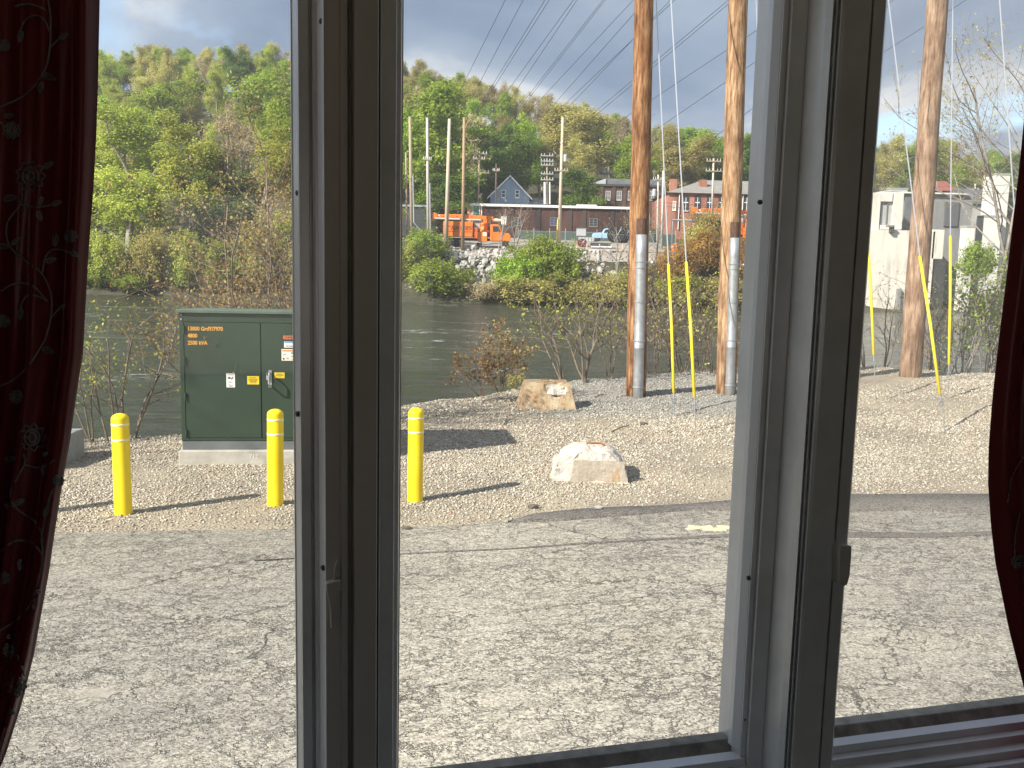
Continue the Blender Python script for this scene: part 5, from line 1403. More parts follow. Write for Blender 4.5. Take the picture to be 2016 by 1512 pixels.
def arched_building():
    Y = 140.0
    x0, x1, _, _ = rect(1314, 400, 1640, 450, Y); zt = at(1390, 381, Y).z; xm = (x0 + x1) / 2; zb = z_far(xm, Y) - 1.5
    e = empty('brick_building', (xm, Y, zb)); O = (xm, Y, zb); hw = (x1 - x0) / 2; H = zt - zb
    MB().box(-hw, hw, 0, 16, 0, H).build('wall', M_brickred, e)
    rz = at(1430, 359, Y).z - zb
    rf = MB().prism([(-hw - .4, -.5, H), (hw + .4, -.5, H), (hw + .4, 16.5, H), (-hw - .4, 16.5, H)], lambda q: q, lambda q: q) if False else MB()
    rf.add([(-hw - .4, -.5, H + .002), (hw + .4, -.5, H + .002), (hw + .4, 16.5, H + .002), (-hw - .4, 16.5, H + .002), (-hw + 6.5, 7, rz + .9), (hw - 6.5, 7, rz + .9)], [(0, 1, 5, 4), (1, 2, 5), (2, 3, 4, 5), (3, 0, 4), (3, 2, 1, 0)])
    rf.build('roof', mat('grey_roof', (.20, .185, .17), (.26, .245, .22), .9, 1.0), e)
    for px, s in ((1333, .5), (1393, .55)):
        xx = at(px, 365, Y).x - xm; MB().box(xx - s, xx + s, 3, 4, H, rz + .6).build('chimney', M_brickred, e)
    def arched(px, w, top, bot):
        X0, X1, Z0, Z1 = rect(px - w, top, px + w, bot, Y); cx_ = (X0 + X1) / 2 - xm; r_ = (X1 - X0) / 2; zc = Z1 - zb - r_ * .55
        prof = [(-r_, Z0 - zb), (r_, Z0 - zb), (r_, zc)] + [(r_ * math.cos(a), zc + r_ * .55 * math.sin(a)) for a in np.linspace(0, math.pi, 11)[1:-1]] + [(-r_, zc)]
        win = fix_normals(MB().prism([(q[0] * 1.18, q[1] + (.1 if q[1] > zc - .01 else -.1)) for q in prof], lambda q: (cx_ + q[0], -.06, q[1]), lambda q: (cx_ + q[0], -.002, q[1])).build('window', mat('dark_arch', (.07, .05, .05), None, .7), e))
        fix_normals(MB().prism(prof, lambda q: (cx_ + q[0] * .9, -.085, q[1]), lambda q: (cx_ + q[0] * .9, -.0605, q[1])).build('pane', M_glassdark, win))
        zz = (Z0 - zb + zc) / 2 + .2
        MB().box(cx_ - r_ * .9, cx_ + r_ * .9, -.11, -.0855, zz - .06, zz + .06).box(cx_ - .04, cx_ + .04, -.108, -.0856, Z0 - zb, zc).build('frame', M_white, win)
        MB().box(cx_ - r_ * 1.1, cx_ + r_ * 1.1, -.14, -.0605, Z0 - zb - .2, Z0 - zb - .03).build('sill', mat('stone_sill', (.5, .46, .4), None, .8), win)
    for px in (1350, 1373, 1397, 1420, 1446, 1470, 1500, 1530): arched(px, 5.2, 386, 414)
    X0, X1, Z0, Z1 = rect(1324, 396, 1331, 414, Y)
    window_part(e, O, X0, X1, Z0, Z1, Y - .06, M_white, mat('yellow_blind', (.5, .42, .25), None, .6), 0, bars=2)
    for px in (1462, 1337): 
        xx = at(px, 400, Y).x - xm; MB().tube([(xx, -.15, H * .35), (xx, -.15, H - .1)], .07, 6).build('downpipe', M_white, e)
    tag(e, 'red brick building with arched windows and grey hipped roof', 'building')
arched_building()

# green covered chain fence in front of the warehouse
def fence():
    Y = 133.0
    a, b = at(1020, 466, Y), at(1330, 470, Y); zb = z_far((a.x + b.x) / 2, Y) - .1; zt = at(1120, 457, Y).z
    e = empty('screened_fence', (a.x, Y, zb)); L_ = b.x - a.x
    n = 10
    for i in range(n):
        MB().box(L_ * i / n + .06, L_ * (i + 1) / n - .06, .0, .03, .1, zt - zb).build('screen_panel', mat('fence_screen', (.055, .085, .08), (.075, .11, .10), .7, 1.5), e)
    for i in range(n + 1): MB().tube([(L_ * i / n, .015, 0), (L_ * i / n, .015, zt - zb + .5)], .05, 6).build('post', M_steel, e)
    MB().tube([(0, .06, zt - zb + .04), (L_, .06, zt - zb + .04)], .035, 6).build('rail', M_steel, e)
    tag(e, 'dark green screened chain fence along the warehouse foot', 'fence')
fence()

# ---- orange bucket truck
M_orange = mat('truck_orange', (.72, .17, .015), (.78, .21, .025), .42, 2)
M_orange2 = mat('truck_orange_dark', (.50, .10, .02), (.56, .13, .025), .5, 2)
def wheel(par, x, y, z, r=.52, w=.34):
    t = MB().lathe([(r * .62, -w / 2), (r * .92, -w / 2), (r, -w / 2 + .06), (r, w / 2 - .06), (r * .92, w / 2), (r * .62, w / 2)], 24)
    o = t.build('wheel', M_black, par, True); o.matrix_local = Matrix.Translation((x, y, z)) @ Matrix.Rotation(R_(90), 4, 'X')
    h = MB().lathe([(r * .6, -w / 2 - .01), (r * .62, -w / 2 + .03), (r * .2, -w / 2 + .05), (r * .12, -w / 2 - .02)], 16).build('rim', M_steel, o)
def bucket_truck(px_knuckle, px_bucket, py_ground, Y, label, lettering=True, flip=False, sc_=1.0):
    k = Y / FPX
    c = at(930, py_ground, Y) if not flip else at((px_knuckle + px_bucket) / 2, py_ground, Y)
    zb = z_far(c.x, Y) + .06
    e = empty('bucket_truck', (c.x, Y, zb))
    X = lambda px: (px - 930) * k; Z = lambda py: (488 - py) * k
    MB().box(X(874), X(985), .9, 1.3, Z(474), Z(469)).box(X(874), X(985), 1.7, 2.1, Z(474), Z(469)).build('chassis', M_black, e)
    bx_ = MB().box(X(872), X(930), .35, 2.65, Z(467), Z(438)).build('chip_box', M_orange, e, bevel=.04)
    for py in (447, 457): MB().box(X(873), X(929.5), .31, .349, Z(py) - .05, Z(py) + .05).build('rib', M_orange2, bx_)
    for px in (874.5, 892, 911, 928.5): MB().box(X(px) - .06, X(px) + .06, .318, .348, Z(466.8), Z(457.9)).build('rib', M_orange2, bx_)
    if lettering: text_mesh('ASPLUNDH', .52, mat('dark_lettering', (.07, .03, .02), None, .6), 'lettering', bx_, Matrix.Translation((X(887), .345, Z(454.5))) @ Matrix.Rotation(R_(90), 4, 'X'), .01, .002, squeeze=1.05)
    MB().box(X(931), X(939.5), .5, 2.5, Z(470), Z(449)).build('tool_box', M_orange2, e, bevel=.03)
    MB().box(X(930.5), X(944), 1.2, 2.2, Z(449.9), Z(436)).build('hydraulic_unit', mat('pale_machine', (.5, .47, .42), (.3, .28, .26), .6, 3), e, bevel=.05)
    sb_ = MB().box(X(940), X(958), .2, 1.1, Z(476), Z(457)).build('side_locker', M_orange, e, bevel=.03)
    MB().box(X(950), X(957), .185, .199, Z(465), Z(458)).build('decal', M_white, sb_)
    MB().box(X(940), X(958), 1.101, 2.6, Z(470), Z(458)).build('deck', M_orange2, e)
    # turret
    tr = MB().lathe([(.75, 0), (.75, .2), (.5, .3), (.42, .9), (.55, 1.0), (.3, 1.15)], 16, (X(951), 1.4, Z(457))).build('turret', M_orange, e, True)
    fix_normals(MB().prism([(X(946), Z(447)), (X(955), Z(447)), (X(968.5), Z(428)), (X(968.5), Z(426.5)), (X(951), Z(430)), (X(947), Z(438))], lambda q: (q[0], 1.15, q[1]), lambda q: (q[0], 1.65, q[1])).build('boom_base', M_orange, e))
    lb = MB().prism([(X(862), Z(430.5)), (X(968), Z(433)), (X(969.5), Z(426.5)), (X(906), Z(423.2)), (X(864), Z(424.5))], lambda q: (q[0], 1.12, q[1]), lambda q: (q[0], 1.68, q[1])); lb = fix_normals(lb.build('boom', M_orange, e, bevel=.04))
    for px in (871, 898, 927, 957): MB().box(X(px) - .12, X(px) + .12, 1.105, 1.119, Z(428.6), Z(427.6)).build('slot', M_black, lb)
    MB().tube([(X(853), 1.4, Z(428)), (X(866), 1.4, Z(427.5))], .19, 10).build('boom_insert', mat('fibreglass_cream', (.66, .58, .42), None, .4), e)
    kn = MB().lathe([(.36, -.3), (.40, -.2), (.40, .2), (.36, .3)], 16).box(-.5, -.1, -.55, .4, -.16, .16); kn = kn.build('knuckle', M_orange, e); kn.matrix_local = Matrix.Translation((X(854), 1.4, Z(427.5))) @ Matrix.Rotation(R_(90), 4, 'X')
    MB().tube([(X(855), 1.0, Z(432.5)), (X(945), 1.0, Z(434))], .10, 8).build('upper_boom', mat('boom_silver', (.5, .5, .5), None, .4), e)
    MB().tube([(X(967), 1.4, Z(432.5)), (X(984), 1.4, Z(433.5))], [.22, .17], 10).build('boom_tip', mat('fibreglass_white', (.7, .66, .55), None, .4), e)
    bk = MB().prism([(X(984.5), Z(426)), (X(995.5), Z(426)), (X(994.8), Z(442)), (X(985.5), Z(442))], lambda q: (q[0], .95, q[1]), lambda q: (q[0], 1.8, q[1])); bk = fix_normals(bk.build('bucket', M_white, e, bevel=.05))
    MB().box(X(984), X(996), .90, 1.85, Z(426.8), Z(425.8)).build('bucket_rim', M_white, bk)
    # cab with bonnet
    cb = MB().prism([(X(964), Z(474)), (X(1004), Z(474)), (X(1004), Z(463)), (X(1001), Z(459)), (X(987), Z(457)), (X(982), Z(444)), (X(979), Z(442)), (X(964), Z(442))], lambda q: (q[0], .45, q[1]), lambda q: (q[0], 2.55, q[1])); cb = fix_normals(cb.build('cab', M_orange, e, bevel=.06))
    fix_normals(MB().prism([(X(969), Z(456)), (X(983.5), Z(456)), (X(980), Z(445.5)), (X(969), Z(445.5))], lambda q: (q[0], .425, q[1]), lambda q: (q[0], .449, q[1])).build('side_window', M_glassdark, cb))
    MB().box(X(968), X(968.8), .42, .449, Z(472), Z(458)).build('door_seam', M_orange2, cb)
    MB().box(X(984.5), X(986.5), .2, .45, Z(457), Z(449)).build('mirror', M_black, cb)
    MB().box(X(1003), X(1007), .4, 2.6, Z(477), Z(471)).build('bumper', M_steel, e)
    MB().box(X(966), X(984), .35, .44, Z(478), Z(475.5)).build('step', M_steel, e)
    for x in (884, 896, 993): wheel(e, X(x), .62, .50); wheel(e, X(x), 2.35, .50)
    for x in (906, 947): 
        MB().tube([(X(x), .35, .95), (X(x), .25, .12)], .07, 6).box(X(x) - .4, X(x) + .4, -.05, .55, -.05, .10).build('outrigger', M_black, e)
    MB().box(X(938), X(948), .0, .5, .10, .62).build('pad_stack', M_black, e)
    if flip: e.rotation_euler = (0, 0, 0)
    e.scale = (sc_,) * 3
    tag(e, label, 'truck')
    return e
bucket_truck(850, 996, 488, 112.0, 'orange bucket truck with folded boom and white bucket behind the far poles')
bucket_truck(1385, 1520, 482, 131.0, 'orange boom truck half hidden by rust coloured bushes', lettering=False, flip=True, sc_=1.08)

# ---- yard clutter
def at_yard(px, Y): 
    x = at(px, 480, Y).x; return Vector((x, Y, z_far(x, Y) + .06))
# light blue pickup facing left
def pickup(px, Y, label):
    b = at_yard(px, Y); e = empty('pickup_truck', b)
    Lb = mat('light_blue_paint', (.32, .50, .66), (.36, .55, .70), .35, 2); Db = mat('navy_canvas', (.03, .045, .09), (.05, .065, .12), .7, 4)
    body = MB().prism([(-1.75, .45), (-1.8, .85), (-1.65, 1.12), (-.9, 1.2), (-.45, 1.2), (-.45, .45)], lambda q: (q[0], 0, q[1]), lambda q: (q[0], 1.7, q[1])); fix_normals(body.build('bonnet', Lb, e, bevel=.06))
    cab_ = MB().prism([(-.449, .45), (-.449, 1.2), (-.15, 1.75), (.05, 1.82), (.9, 1.75), (1.0, .45)], lambda q: (q[0], .02, q[1]), lambda q: (q[0], 1.68, q[1])); c_ = fix_normals(cab_.build('cab', Lb, e, bevel=.06))
    fix_normals(MB().prism([(-.3, 1.22), (-.05, 1.66), (.8, 1.62), (.85, 1.22)], lambda q: (q[0], -.005, q[1]), lambda q: (q[0], .019, q[1])).build('side_window', M_glassdark, c_))
    MB().box(1.001, 2.2, .02, 1.68, .5, 1.45).build('canvas_cover', Db, e, bevel=.08)
    for x in (-1.1, 1.4): wheel(e, x, .15, .40, .40, .26); wheel(e, x, 1.55, .40, .40, .26)
    MB().box(-1.86, -1.76, .02, 1.68, .45, .6).build('bumper', M_steel, e)
    tag(e, label, 'car')
pickup(1192, 127.5, 'light blue vehicle parked beside the black cable reels')
def reel(px, Y, R, w, rim, core, label, name='cable_reel', yaw=0):
    b = at_yard(px, Y); e = empty(name, b, yaw)
    for k in (-1, 1):
        f = MB().lathe([(R * .2, -.05), (R, -.05), (R, .05), (R * .2, .05)], 28).build('flange', rim, e, False); f.matrix_local = Matrix.Translation((0, k * w / 2, R)) @ Matrix.Rotation(R_(90), 4, 'X')
        for a in range(6):
            A_ = a * math.pi / 3; MB().tube([(0, k * (w / 2 + .06), R), (R * .92 * math.cos(A_), k * (w / 2 + .06), R + R * .92 * math.sin(A_))], .035, 5).build('spoke', M_steel, e)
    c = MB().lathe([(R * .8, -w / 2 + .051), (R * .8, w / 2 - .051)], 24).build('cable_winding', core, e); c.matrix_local = Matrix.Translation((0, 0, R)) @ Matrix.Rotation(R_(90), 4, 'X')
    tag(e, label, 'cable reel')
blackm = mat('reel_black', (.02, .022, .025), (.04, .04, .045), .6, 3)
reel(1212, 124, 1.05, 1.0, blackm, M_black, 'large black cable reel right of the light blue vehicle', yaw=.3)
reel(1228, 124.6, 1.0, 1.0, blackm, M_black, 'large black cable reel farthest right by the brown pole', yaw=.5)
reel(1146, 118, .52, .6, mat('reel_red', (.20, .04, .025), (.26, .06, .035), .6, 3), M_black, 'small dark red cable reel in the far yard', yaw=.25)
b = at_yard(1144, 130); e = empty('metal_crate', b)
MB().box(-.65, .65, 0, .8, .75, 1.75).build('box', mat('grey_metal_box', (.38, .39, .40), (.45, .46, .47), .5, 3), e, bevel=.03)
MB().box(-.7, .7, -.04, .84, 1.751, 1.83).build('lid', M_steel, e)
MB().box(-.6, .6, .05, .75, 0, .749).build('stand', mat('dark_stand', (.10, .10, .10), None, .7), e)
tag(e, 'grey metal box standing before the green fence', 'crate')
b = at_yard(1152, 126); e = empty('barrier', b)
for i in range(5): MB().box(-.9 + i * .45, -.52 + i * .45, 0, .35, 0, .55).build('block', mat('pale_block', (.40, .39, .37), (.5, .49, .46), .9, 3), e)
tag(e, 'low row of pale blocks behind the red reel', 'barrier')
b = at_yard(1184, 116.5); e = empty('steel_trough', b)
MB().box(-1.3, 1.3, 0, 1.1, .1, .65).build('bin', mat('dark_bin', (.06, .06, .055), (.10, .10, .09), .7, 3), e, bevel=.03)
MB().box(-1.36, 1.36, -.05, 1.15, .651, .72).build('rim', mat('dark_rim', (.14, .13, .12), None, .6), e)
tag(e, 'low dark steel bin right of the red reel', 'bin')
b = at_yard(1180, 112.6); e = empty('pipe_rail', b)
for px in (1135, 1155, 1180, 1203, 1225):
    xx = at(px, 490, 112.6).x - b.x; MB().box(xx - .06, xx + .06, -.06, .06, -.1, .80).build('stake', mat('new_lumber', (.55, .43, .27), (.62, .5, .33), .8, 5), e)
xa, xb_ = at(1163, 490, 112.6).x - b.x, at(1204, 490, 112.6).x - b.x
MB().tube([(xa, -.15, .42), (xb_, -.15, .42)], .10, 8).build('white_pipe', M_white, e)
MB().tube([(at(1133, 490, 112.6).x - b.x, -.12, .05), (at(1228, 490, 112.6).x - b.x, -.12, .05)], .06, 6).build('ground_rail', mat('new_lumber', (.55, .43, .27), None, .8), e)
tag(e, 'line of short wooden stakes holding a white pipe at the bank top', 'rail')
# steel gantry near the second truck
b = at_yard(1322, 119); e = empty('pipe_gantry', b)
hz = at(1322, 435, 119).z - b.z
for k in (0, 3.6): MB().tube([(k, 0, 0), (k, 0, hz)], .12, 8).build('post', M_steel, e)
MB().tube([(-.1, 0, hz + .12), (3.9, 0, hz + .12)], .13, 8).build('beam', M_steel, e)
tag(e, 'grey steel pipe gantry in front of the red brick building', 'gantry')
# orange cones/barrels by the gantry
for i, px in enumerate((1326, 1330)):
    b = at_yard(px, 113 + i * 2); e = empty('traffic_barrel', b)
    MB().lathe([(.32, 0), (.32, .08), (.28, .1), (.26, .5), (.23, .95), (.15, 1.0)], 14).build('drum', mat('cone_orange', (.75, .16, .03), None, .6), e, True)
    for z in (.3, .6): MB().lathe([(.275 - z * .03, z), (.275 - z * .03, z + .12)], 14).build('stripe', M_white, e)
    tag(e, 'orange traffic barrel at the gantry foot, %s one' % ('nearer' if i == 0 else 'farther'), 'traffic barrel')
# bare young trees on the bank top by the truck
def far_sapling(px, base, top, Y, seed, label, mt=None, nl=120):
    b = at(px, base, Y); H = at(px, top, Y).z - b.z; r = random.Random(seed); rs = np.random.RandomState(seed)
    br = grow(r, H, .2, 2, 3, .1, .3, (7, 4), r0=.07); e = empty('bare_sapling', b); link('branch', tubes_mesh('branch', br, M_barkgrey), e)
    P = [tuple(b_[0][-1]) for b_ in br] ; link('foliage', leaves_mesh('foliage', P, .16, mt or L_olive, rs), e); tag(e, label, 'tree')
far_sapling(985, 500, 405, 108, 301, 'bare young tree in front of the orange truck bucket')
far_sapling(1010, 510, 402, 108.5, 302, 'bare young tree right of the orange truck cab')
far_sapling(1236, 520, 420, 107.5, 303, 'bare young tree hugging the first brown pole')
far_sapling(1262, 520, 400, 108, 304, 'bare young tree just right of the first brown pole', nl=200)
far_sapling(1290, 520, 395, 109, 305, 'bare young tree before the red brick building corner', nl=200)
far_sapling(1215, 540, 440, 107, 306, 'bare young tree before the black cable reels')

# ---- ruined concrete works on the right
def ruin():
    Y = 108.0
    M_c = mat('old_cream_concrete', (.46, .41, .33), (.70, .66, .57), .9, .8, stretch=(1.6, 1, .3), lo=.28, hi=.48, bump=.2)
    M_g = mat('shade_grey_concrete_ruin', (.19, .19, .185), (.27, .265, .255), .9, .8, stretch=(1.6, 1, .3))  # ruin grey, darkened to carry the shade of the recessed block
    b = at(1740, 615, Y); e = empty('concrete_ruin', (b.x, Y, WATER_Z - .3)); O = Vector((b.x, Y, WATER_Z - .3))
    def blk(px0, py0, px1, py1, dy0, dy1, name, m, bev=.05):
        X0, X1, Z0, Z1 = rect(px0, py0, px1, py1, Y + dy0)
        return MB().box(X0 - O.x, X1 - O.x, dy0, dy1, Z0 - O.z, Z1 - O.z).build(name, m, e, bevel=bev)
    # tower front with a real window opening: four pieces round it
    blk(1600, 378, 1733, 452, 0, 5, 'wall', M_c); blk(1758.2, 378.5, 1778, 452, 0, 5, 'wall', M_c); blk(1733.1, 378.2, 1758.1, 397, 0, 5, 'lintel', M_c); blk(1733.1, 443, 1758.1, 452, 0, 5, 'sill_wall', M_c)
    blk(1733.2, 397.1, 1758, 442.9, .35, .5, 'boarded_window', mat('grey_boards', (.34, .34, .33), (.48, .47, .45), .9, 3, stretch=(4, 1, .3)))
    for px in (1733.6, 1746, 1757.2): blk(px - .5, 397.2, px + .5, 442.8, .2, .34, 'window_bar', mat('bar_dark', (.2, .2, .19), None, .8), 0)
    blk(1600, 452.2, 1835, 640, -.6, 6, 'wall', M_c)
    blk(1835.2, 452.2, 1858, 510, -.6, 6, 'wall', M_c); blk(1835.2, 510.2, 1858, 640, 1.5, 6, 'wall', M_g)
    # recessed block, its shade put into the grey of the concrete
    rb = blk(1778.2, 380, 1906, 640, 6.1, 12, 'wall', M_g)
    blk(1777, 379, 1908, 382.2, 5.6, 12.2, 'coping', M_c)
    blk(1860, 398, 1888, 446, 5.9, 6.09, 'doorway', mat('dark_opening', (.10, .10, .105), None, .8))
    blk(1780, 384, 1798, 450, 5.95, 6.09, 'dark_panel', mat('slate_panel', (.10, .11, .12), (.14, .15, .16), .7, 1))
    blk(1748, 443, 1762, 447, -1.3, -.61, 'bracket', M_g); blk(1753, 447.2, 1761, 458, -1.1, -.61, 'bracket', mat('dark_bracket', (.07, .07, .065), None, .8))
    blk(1752, 612, 1783, 617, -2.0, -.61, 'ledge', M_g); blk(1765, 568, 1774, 612, -1.0, -.61, 'buttress', M_g)
    blk(1690, 415, 1699, 437, -.3, -.01, 'plate', mat('grey_plate', (.4, .38, .35), None, .7), 0)
    tag(e, 'ruined cream concrete works wall with a boarded window, right pane', 'ruin')
ruin()
def far_right_buildings():
    Y = 118.0
    M_w = mat('plain_white_wall', (.66, .64, .58), (.74, .72, .66), .8, 1.0)  # the walls' own white
    def bld(name, label, px0, py0, px1, py1, Y, m, depth=6, roof=None, base=None):
        X0, X1, Z0, Z1 = rect(px0, py0, px1, py1, Y); xm = (X0 + X1) / 2; zb = min(Z0, z_far(xm, Y) - .3) if base is None else base
        e = empty(name, (xm, Y, zb)); MB().box(X0 - xm, X1 - xm, 0, depth, 0, Z1 - zb).build('wall', m, e, bevel=.04)
        if roof: roof(e, X0 - xm, X1 - xm, Z1 - zb)
        tag(e, label, 'building'); return e
    def coping(e, a, b, h): MB().box(a - .04, b + .04, -.04, 1.6, h + .002, h + .25).build('coping', mat('grey_coping', (.35, .34, .32), None, .8), e)
    bld('white_tower', 'tall white block beside the right curtain', 1955, 345, 1984, 470, Y, M_w, 3, coping)
    bld('white_wall_block', 'low white wall beneath the tall white block', 1935, 428, 1972, 470, Y - 2, M_w, 1.8, coping)
    bld('white_wall_block', 'narrow white wall right of the ruined concrete works', 1899, 448, 1916, 545, 107, M_w, 1.5, coping)
    def gable(e, a, b, h):
        MB().prism([(-.4, h), (6.4, h), (3, h + 2.4)], lambda q: (a - .3, q[0], q[1] + .002), lambda q: (b + .3, q[0], q[1] + .002)).build('roof', mat('dark_slate', (.09, .09, .10), (.12, .12, .13), .8, 1), e)
    g = bld('grey_shed', 'grey shed with a dark roof behind the thicket', 1898, 402, 1958, 450, 132, mat('pale_siding', (.38, .36, .33), (.46, .44, .40), .8, 1), 6, gable)
    def redroof(e, a, b, h):
        MB().prism([(-.5, h), (5.5, h), (5.5, h + 1.9), (4.0, h + 1.9)], lambda q: (a - .4, q[0], q[1] + .002), lambda q: (b + .4, q[0], q[1] + .002)).build('roof', mat('red_metal_roof', (.24, .06, .045), (.3, .085, .06), .7, 1), e)
    bld('red_roofed_building', 'building with a dark red roof behind the leaning pole', 1835, 376, 1878, 420, 146, mat('brown_siding', (.12, .08, .07), None, .8), 6, redroof)
    bld('pale_roofed_building', 'low pale roofed building left of the leaning pole', 1752, 373, 1786, 410, 150, mat('pale_roof', (.46, .5, .46), None, .7), 6, coping)
far_right_buildings()
# grey shed wing in the left background behind the four far poles
X0, X1, Z0, Z1 = rect(780, 408, 918, 470, 140); e = empty('dark_shed', ((X0 + X1) / 2, 140, z_far((X0 + X1) / 2, 140) - .3)); hw = (X1 - X0) / 2
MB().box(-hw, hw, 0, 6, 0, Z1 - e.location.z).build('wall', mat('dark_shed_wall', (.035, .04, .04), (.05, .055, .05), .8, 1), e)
MB().box(-hw - .2, hw + .2, -.2, 6.2, Z1 - e.location.z + .002, Z1 - e.location.z + .3).build('roof', mat('grey_metal_roof', (.3, .32, .33), None, .5), e)
tag(e, 'dark open shed behind the four far poles', 'shed')

# ================================================================= THE ROOM AND ITS WINDOW
WA = R_(15.1); cA, sA = math.cos(WA), math.sin(WA)
def Wp(u, n, z): return Vector((u * cA - n * sA, u * sA + n * cA, z))
def un(px, py):
    d = ray(px, py); return d.x * cA + d.y * sA, -d.x * sA + d.y * cA, d.z
def RU(px, py=756):
    u, n, _ = un(px, py); return u / n
def zat(px, py, n):
    u, nn, dz = un(px, py); return CAM.z + dz * n / nn
def uat(px, py, n):
    u, nn, dz = un(px, py); return u * n / nn
ZG = (zat(1830, 1411, 1.33) + zat(1250, 1487, 1.33)) / 2      # lower edge of the glass
ZT = 3.24
M_frame = mat('window_paint', (0.66, 0.66, 0.64), (0.80, 0.80, 0.79), .26, 7.0, bump=.03, bscale=14, spec=.9)
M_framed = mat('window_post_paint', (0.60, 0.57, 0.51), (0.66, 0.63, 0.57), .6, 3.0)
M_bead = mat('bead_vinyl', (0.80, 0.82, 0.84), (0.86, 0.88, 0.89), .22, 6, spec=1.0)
M_putty = mat('dirty_putty', (0.16, 0.14, 0.11), (0.34, 0.31, 0.26), .9, 22)
M_wall = mat('room_wall', (0.62, 0.58, 0.50), None, .9)
M_outer = mat('outer_trim_beige', (0.50, 0.45, 0.37), (0.58, 0.53, 0.44), .8, 9)
def glass_mat(name, film, filmc=(.75, .70, .60), streak=0.5):
    m = bpy.data.materials.new(name); m.use_nodes = True; nt = m.node_tree; nt.nodes.clear(); N, L = nt.nodes.new, nt.links.new
    out = N('ShaderNodeOutputMaterial'); tr = N('ShaderNodeBsdfTransparent'); tr.inputs[0].default_value = (.97, .98, .97, 1)
    gl = N('ShaderNodeBsdfGlossy'); gl.inputs['Roughness'].default_value = .02
    fr = N('ShaderNodeFresnel'); fr.inputs[0].default_value = 1.45
    m1 = N('ShaderNodeMixShader'); L(fr.outputs[0], m1.inputs[0]); L(tr.outputs[0], m1.inputs[1]); L(gl.outputs[0], m1.inputs[2])
    tl = N('ShaderNodeBsdfTranslucent'); tl.inputs[0].default_value = (*filmc, 1)
    tc = N('ShaderNodeTexCoord'); n = N('ShaderNodeTexNoise'); n.inputs['Scale'].default_value = 3.5; n.inputs['Detail'].default_value = 7; n.inputs['Roughness'].default_value = .6; L(tc.outputs['Object'], n.inputs['Vector'])
    mr = N('ShaderNodeMapRange'); mr.inputs[1].default_value = .3; mr.inputs[2].default_value = .75; mr.inputs[3].default_value = film * (1 - streak); mr.inputs[4].default_value = film * (1 + streak); L(n.outputs['Fac'], mr.inputs[0])
    m2 = N('ShaderNodeMixShader'); L(mr.outputs[0], m2.inputs[0]); L(m1.outputs[0], m2.inputs[1]); L(tl.outputs[0], m2.inputs[2])
    L(m2.outputs[0], out.inputs[0]); return m
def upright(name, prof, matr, parent, z0=ZG - .10, z1=ZT + .05, back=1.375):
    """vertical moulding from a list of (photo x at mid height, distance n)"""
    pl = [(n * RU(px), n) for px, n in prof]
    pl = pl + [(pl[-1][0] + .001, back), (pl[0][0] - .001, back)]
    o = MB().prism(pl, lambda q: Wp(q[0], q[1], z0), lambda q: Wp(q[0], q[1], z1)).build(name, matr, parent)
    return fix_normals(o)
def rail(name, prof, u0, u1, matr, parent, zb=ZG):
    o = MB().prism(prof, lambda q: Wp(u0, q[0], zb + q[1]), lambda q: Wp(u1, q[0], zb + q[1])).build(name, matr, parent)
    return fix_normals(o)
RAIL_PUTTY = [(1.336, .004), (1.318, -.010), (1.318, -.03), (1.36, -.03), (1.36, .004)]
RAIL_BEAD = [(1.3175, -.009), (1.298, -.012), (1.296, -.024), (1.3175, -.03)]
RAIL_BODY = [(1.316, -.0235), (1.280, -.026), (1.277, -.040), (1.262, -.043), (1.258, -.064), (1.37, -.064), (1.37, -.032), (1.316, -.032)]
def sash(label, uL, uR, lprof, rprof, film, name='casement_sash'):
    e = empty(name, Wp((uL + uR) / 2, 1.33, ZG)); inv = e.location.copy()
    parts = []
    if lprof: parts.append(upright('stile', lprof, M_frame, None))
    else: parts.append(fix_normals(MB().prism([(uL - .05, 1.28), (uL, 1.29), (uL, 1.375), (uL - .05, 1.375)], lambda q: Wp(q[0], q[1], ZG - .1), lambda q: Wp(q[0], q[1], ZT + .05)).build('stile', M_frame)))
    if rprof: parts.append(upright('stile', rprof, M_frame, None))
    else: parts.append(fix_normals(MB().prism([(uR, 1.29), (uR + .05, 1.28), (uR + .05, 1.375), (uR, 1.375)], lambda q: Wp(q[0], q[1], ZG - .1), lambda q: Wp(q[0], q[1], ZT + .05)).build('stile', M_frame)))
    parts.append(rail('glazing_putty', RAIL_PUTTY, uL - .012, uR + .012, M_putty, None))
    parts.append(rail('glazing_bead', RAIL_BEAD, uL - .010, uR + .010, M_bead, None))
    parts.append(rail('bottom_rail', RAIL_BODY, uL - .015, uR + .015, M_frame, None))
    parts.append(rail('top_rail', [(1.28, 0), (1.375, 0), (1.375, .07), (1.28, .07)], uL - .015, uR + .015, M_frame, None, ZT - .03))
    g = MB().add([Wp(uL - .006, 1.334, ZG - .004), Wp(uR + .006, 1.334, ZG - .004), Wp(uR + .006, 1.334, ZT + .0), Wp(uL - .006, 1.334, ZT + .0)], [(0, 1, 2, 3)]).build('glass_pane', glass_mat(label[:12] + '_glass', film))
    parts.append(g)
    for p in parts:
        p.data.transform(Matrix.Translation(-inv)); p.parent = e
    tag(e, label, 'window')
    return e, inv
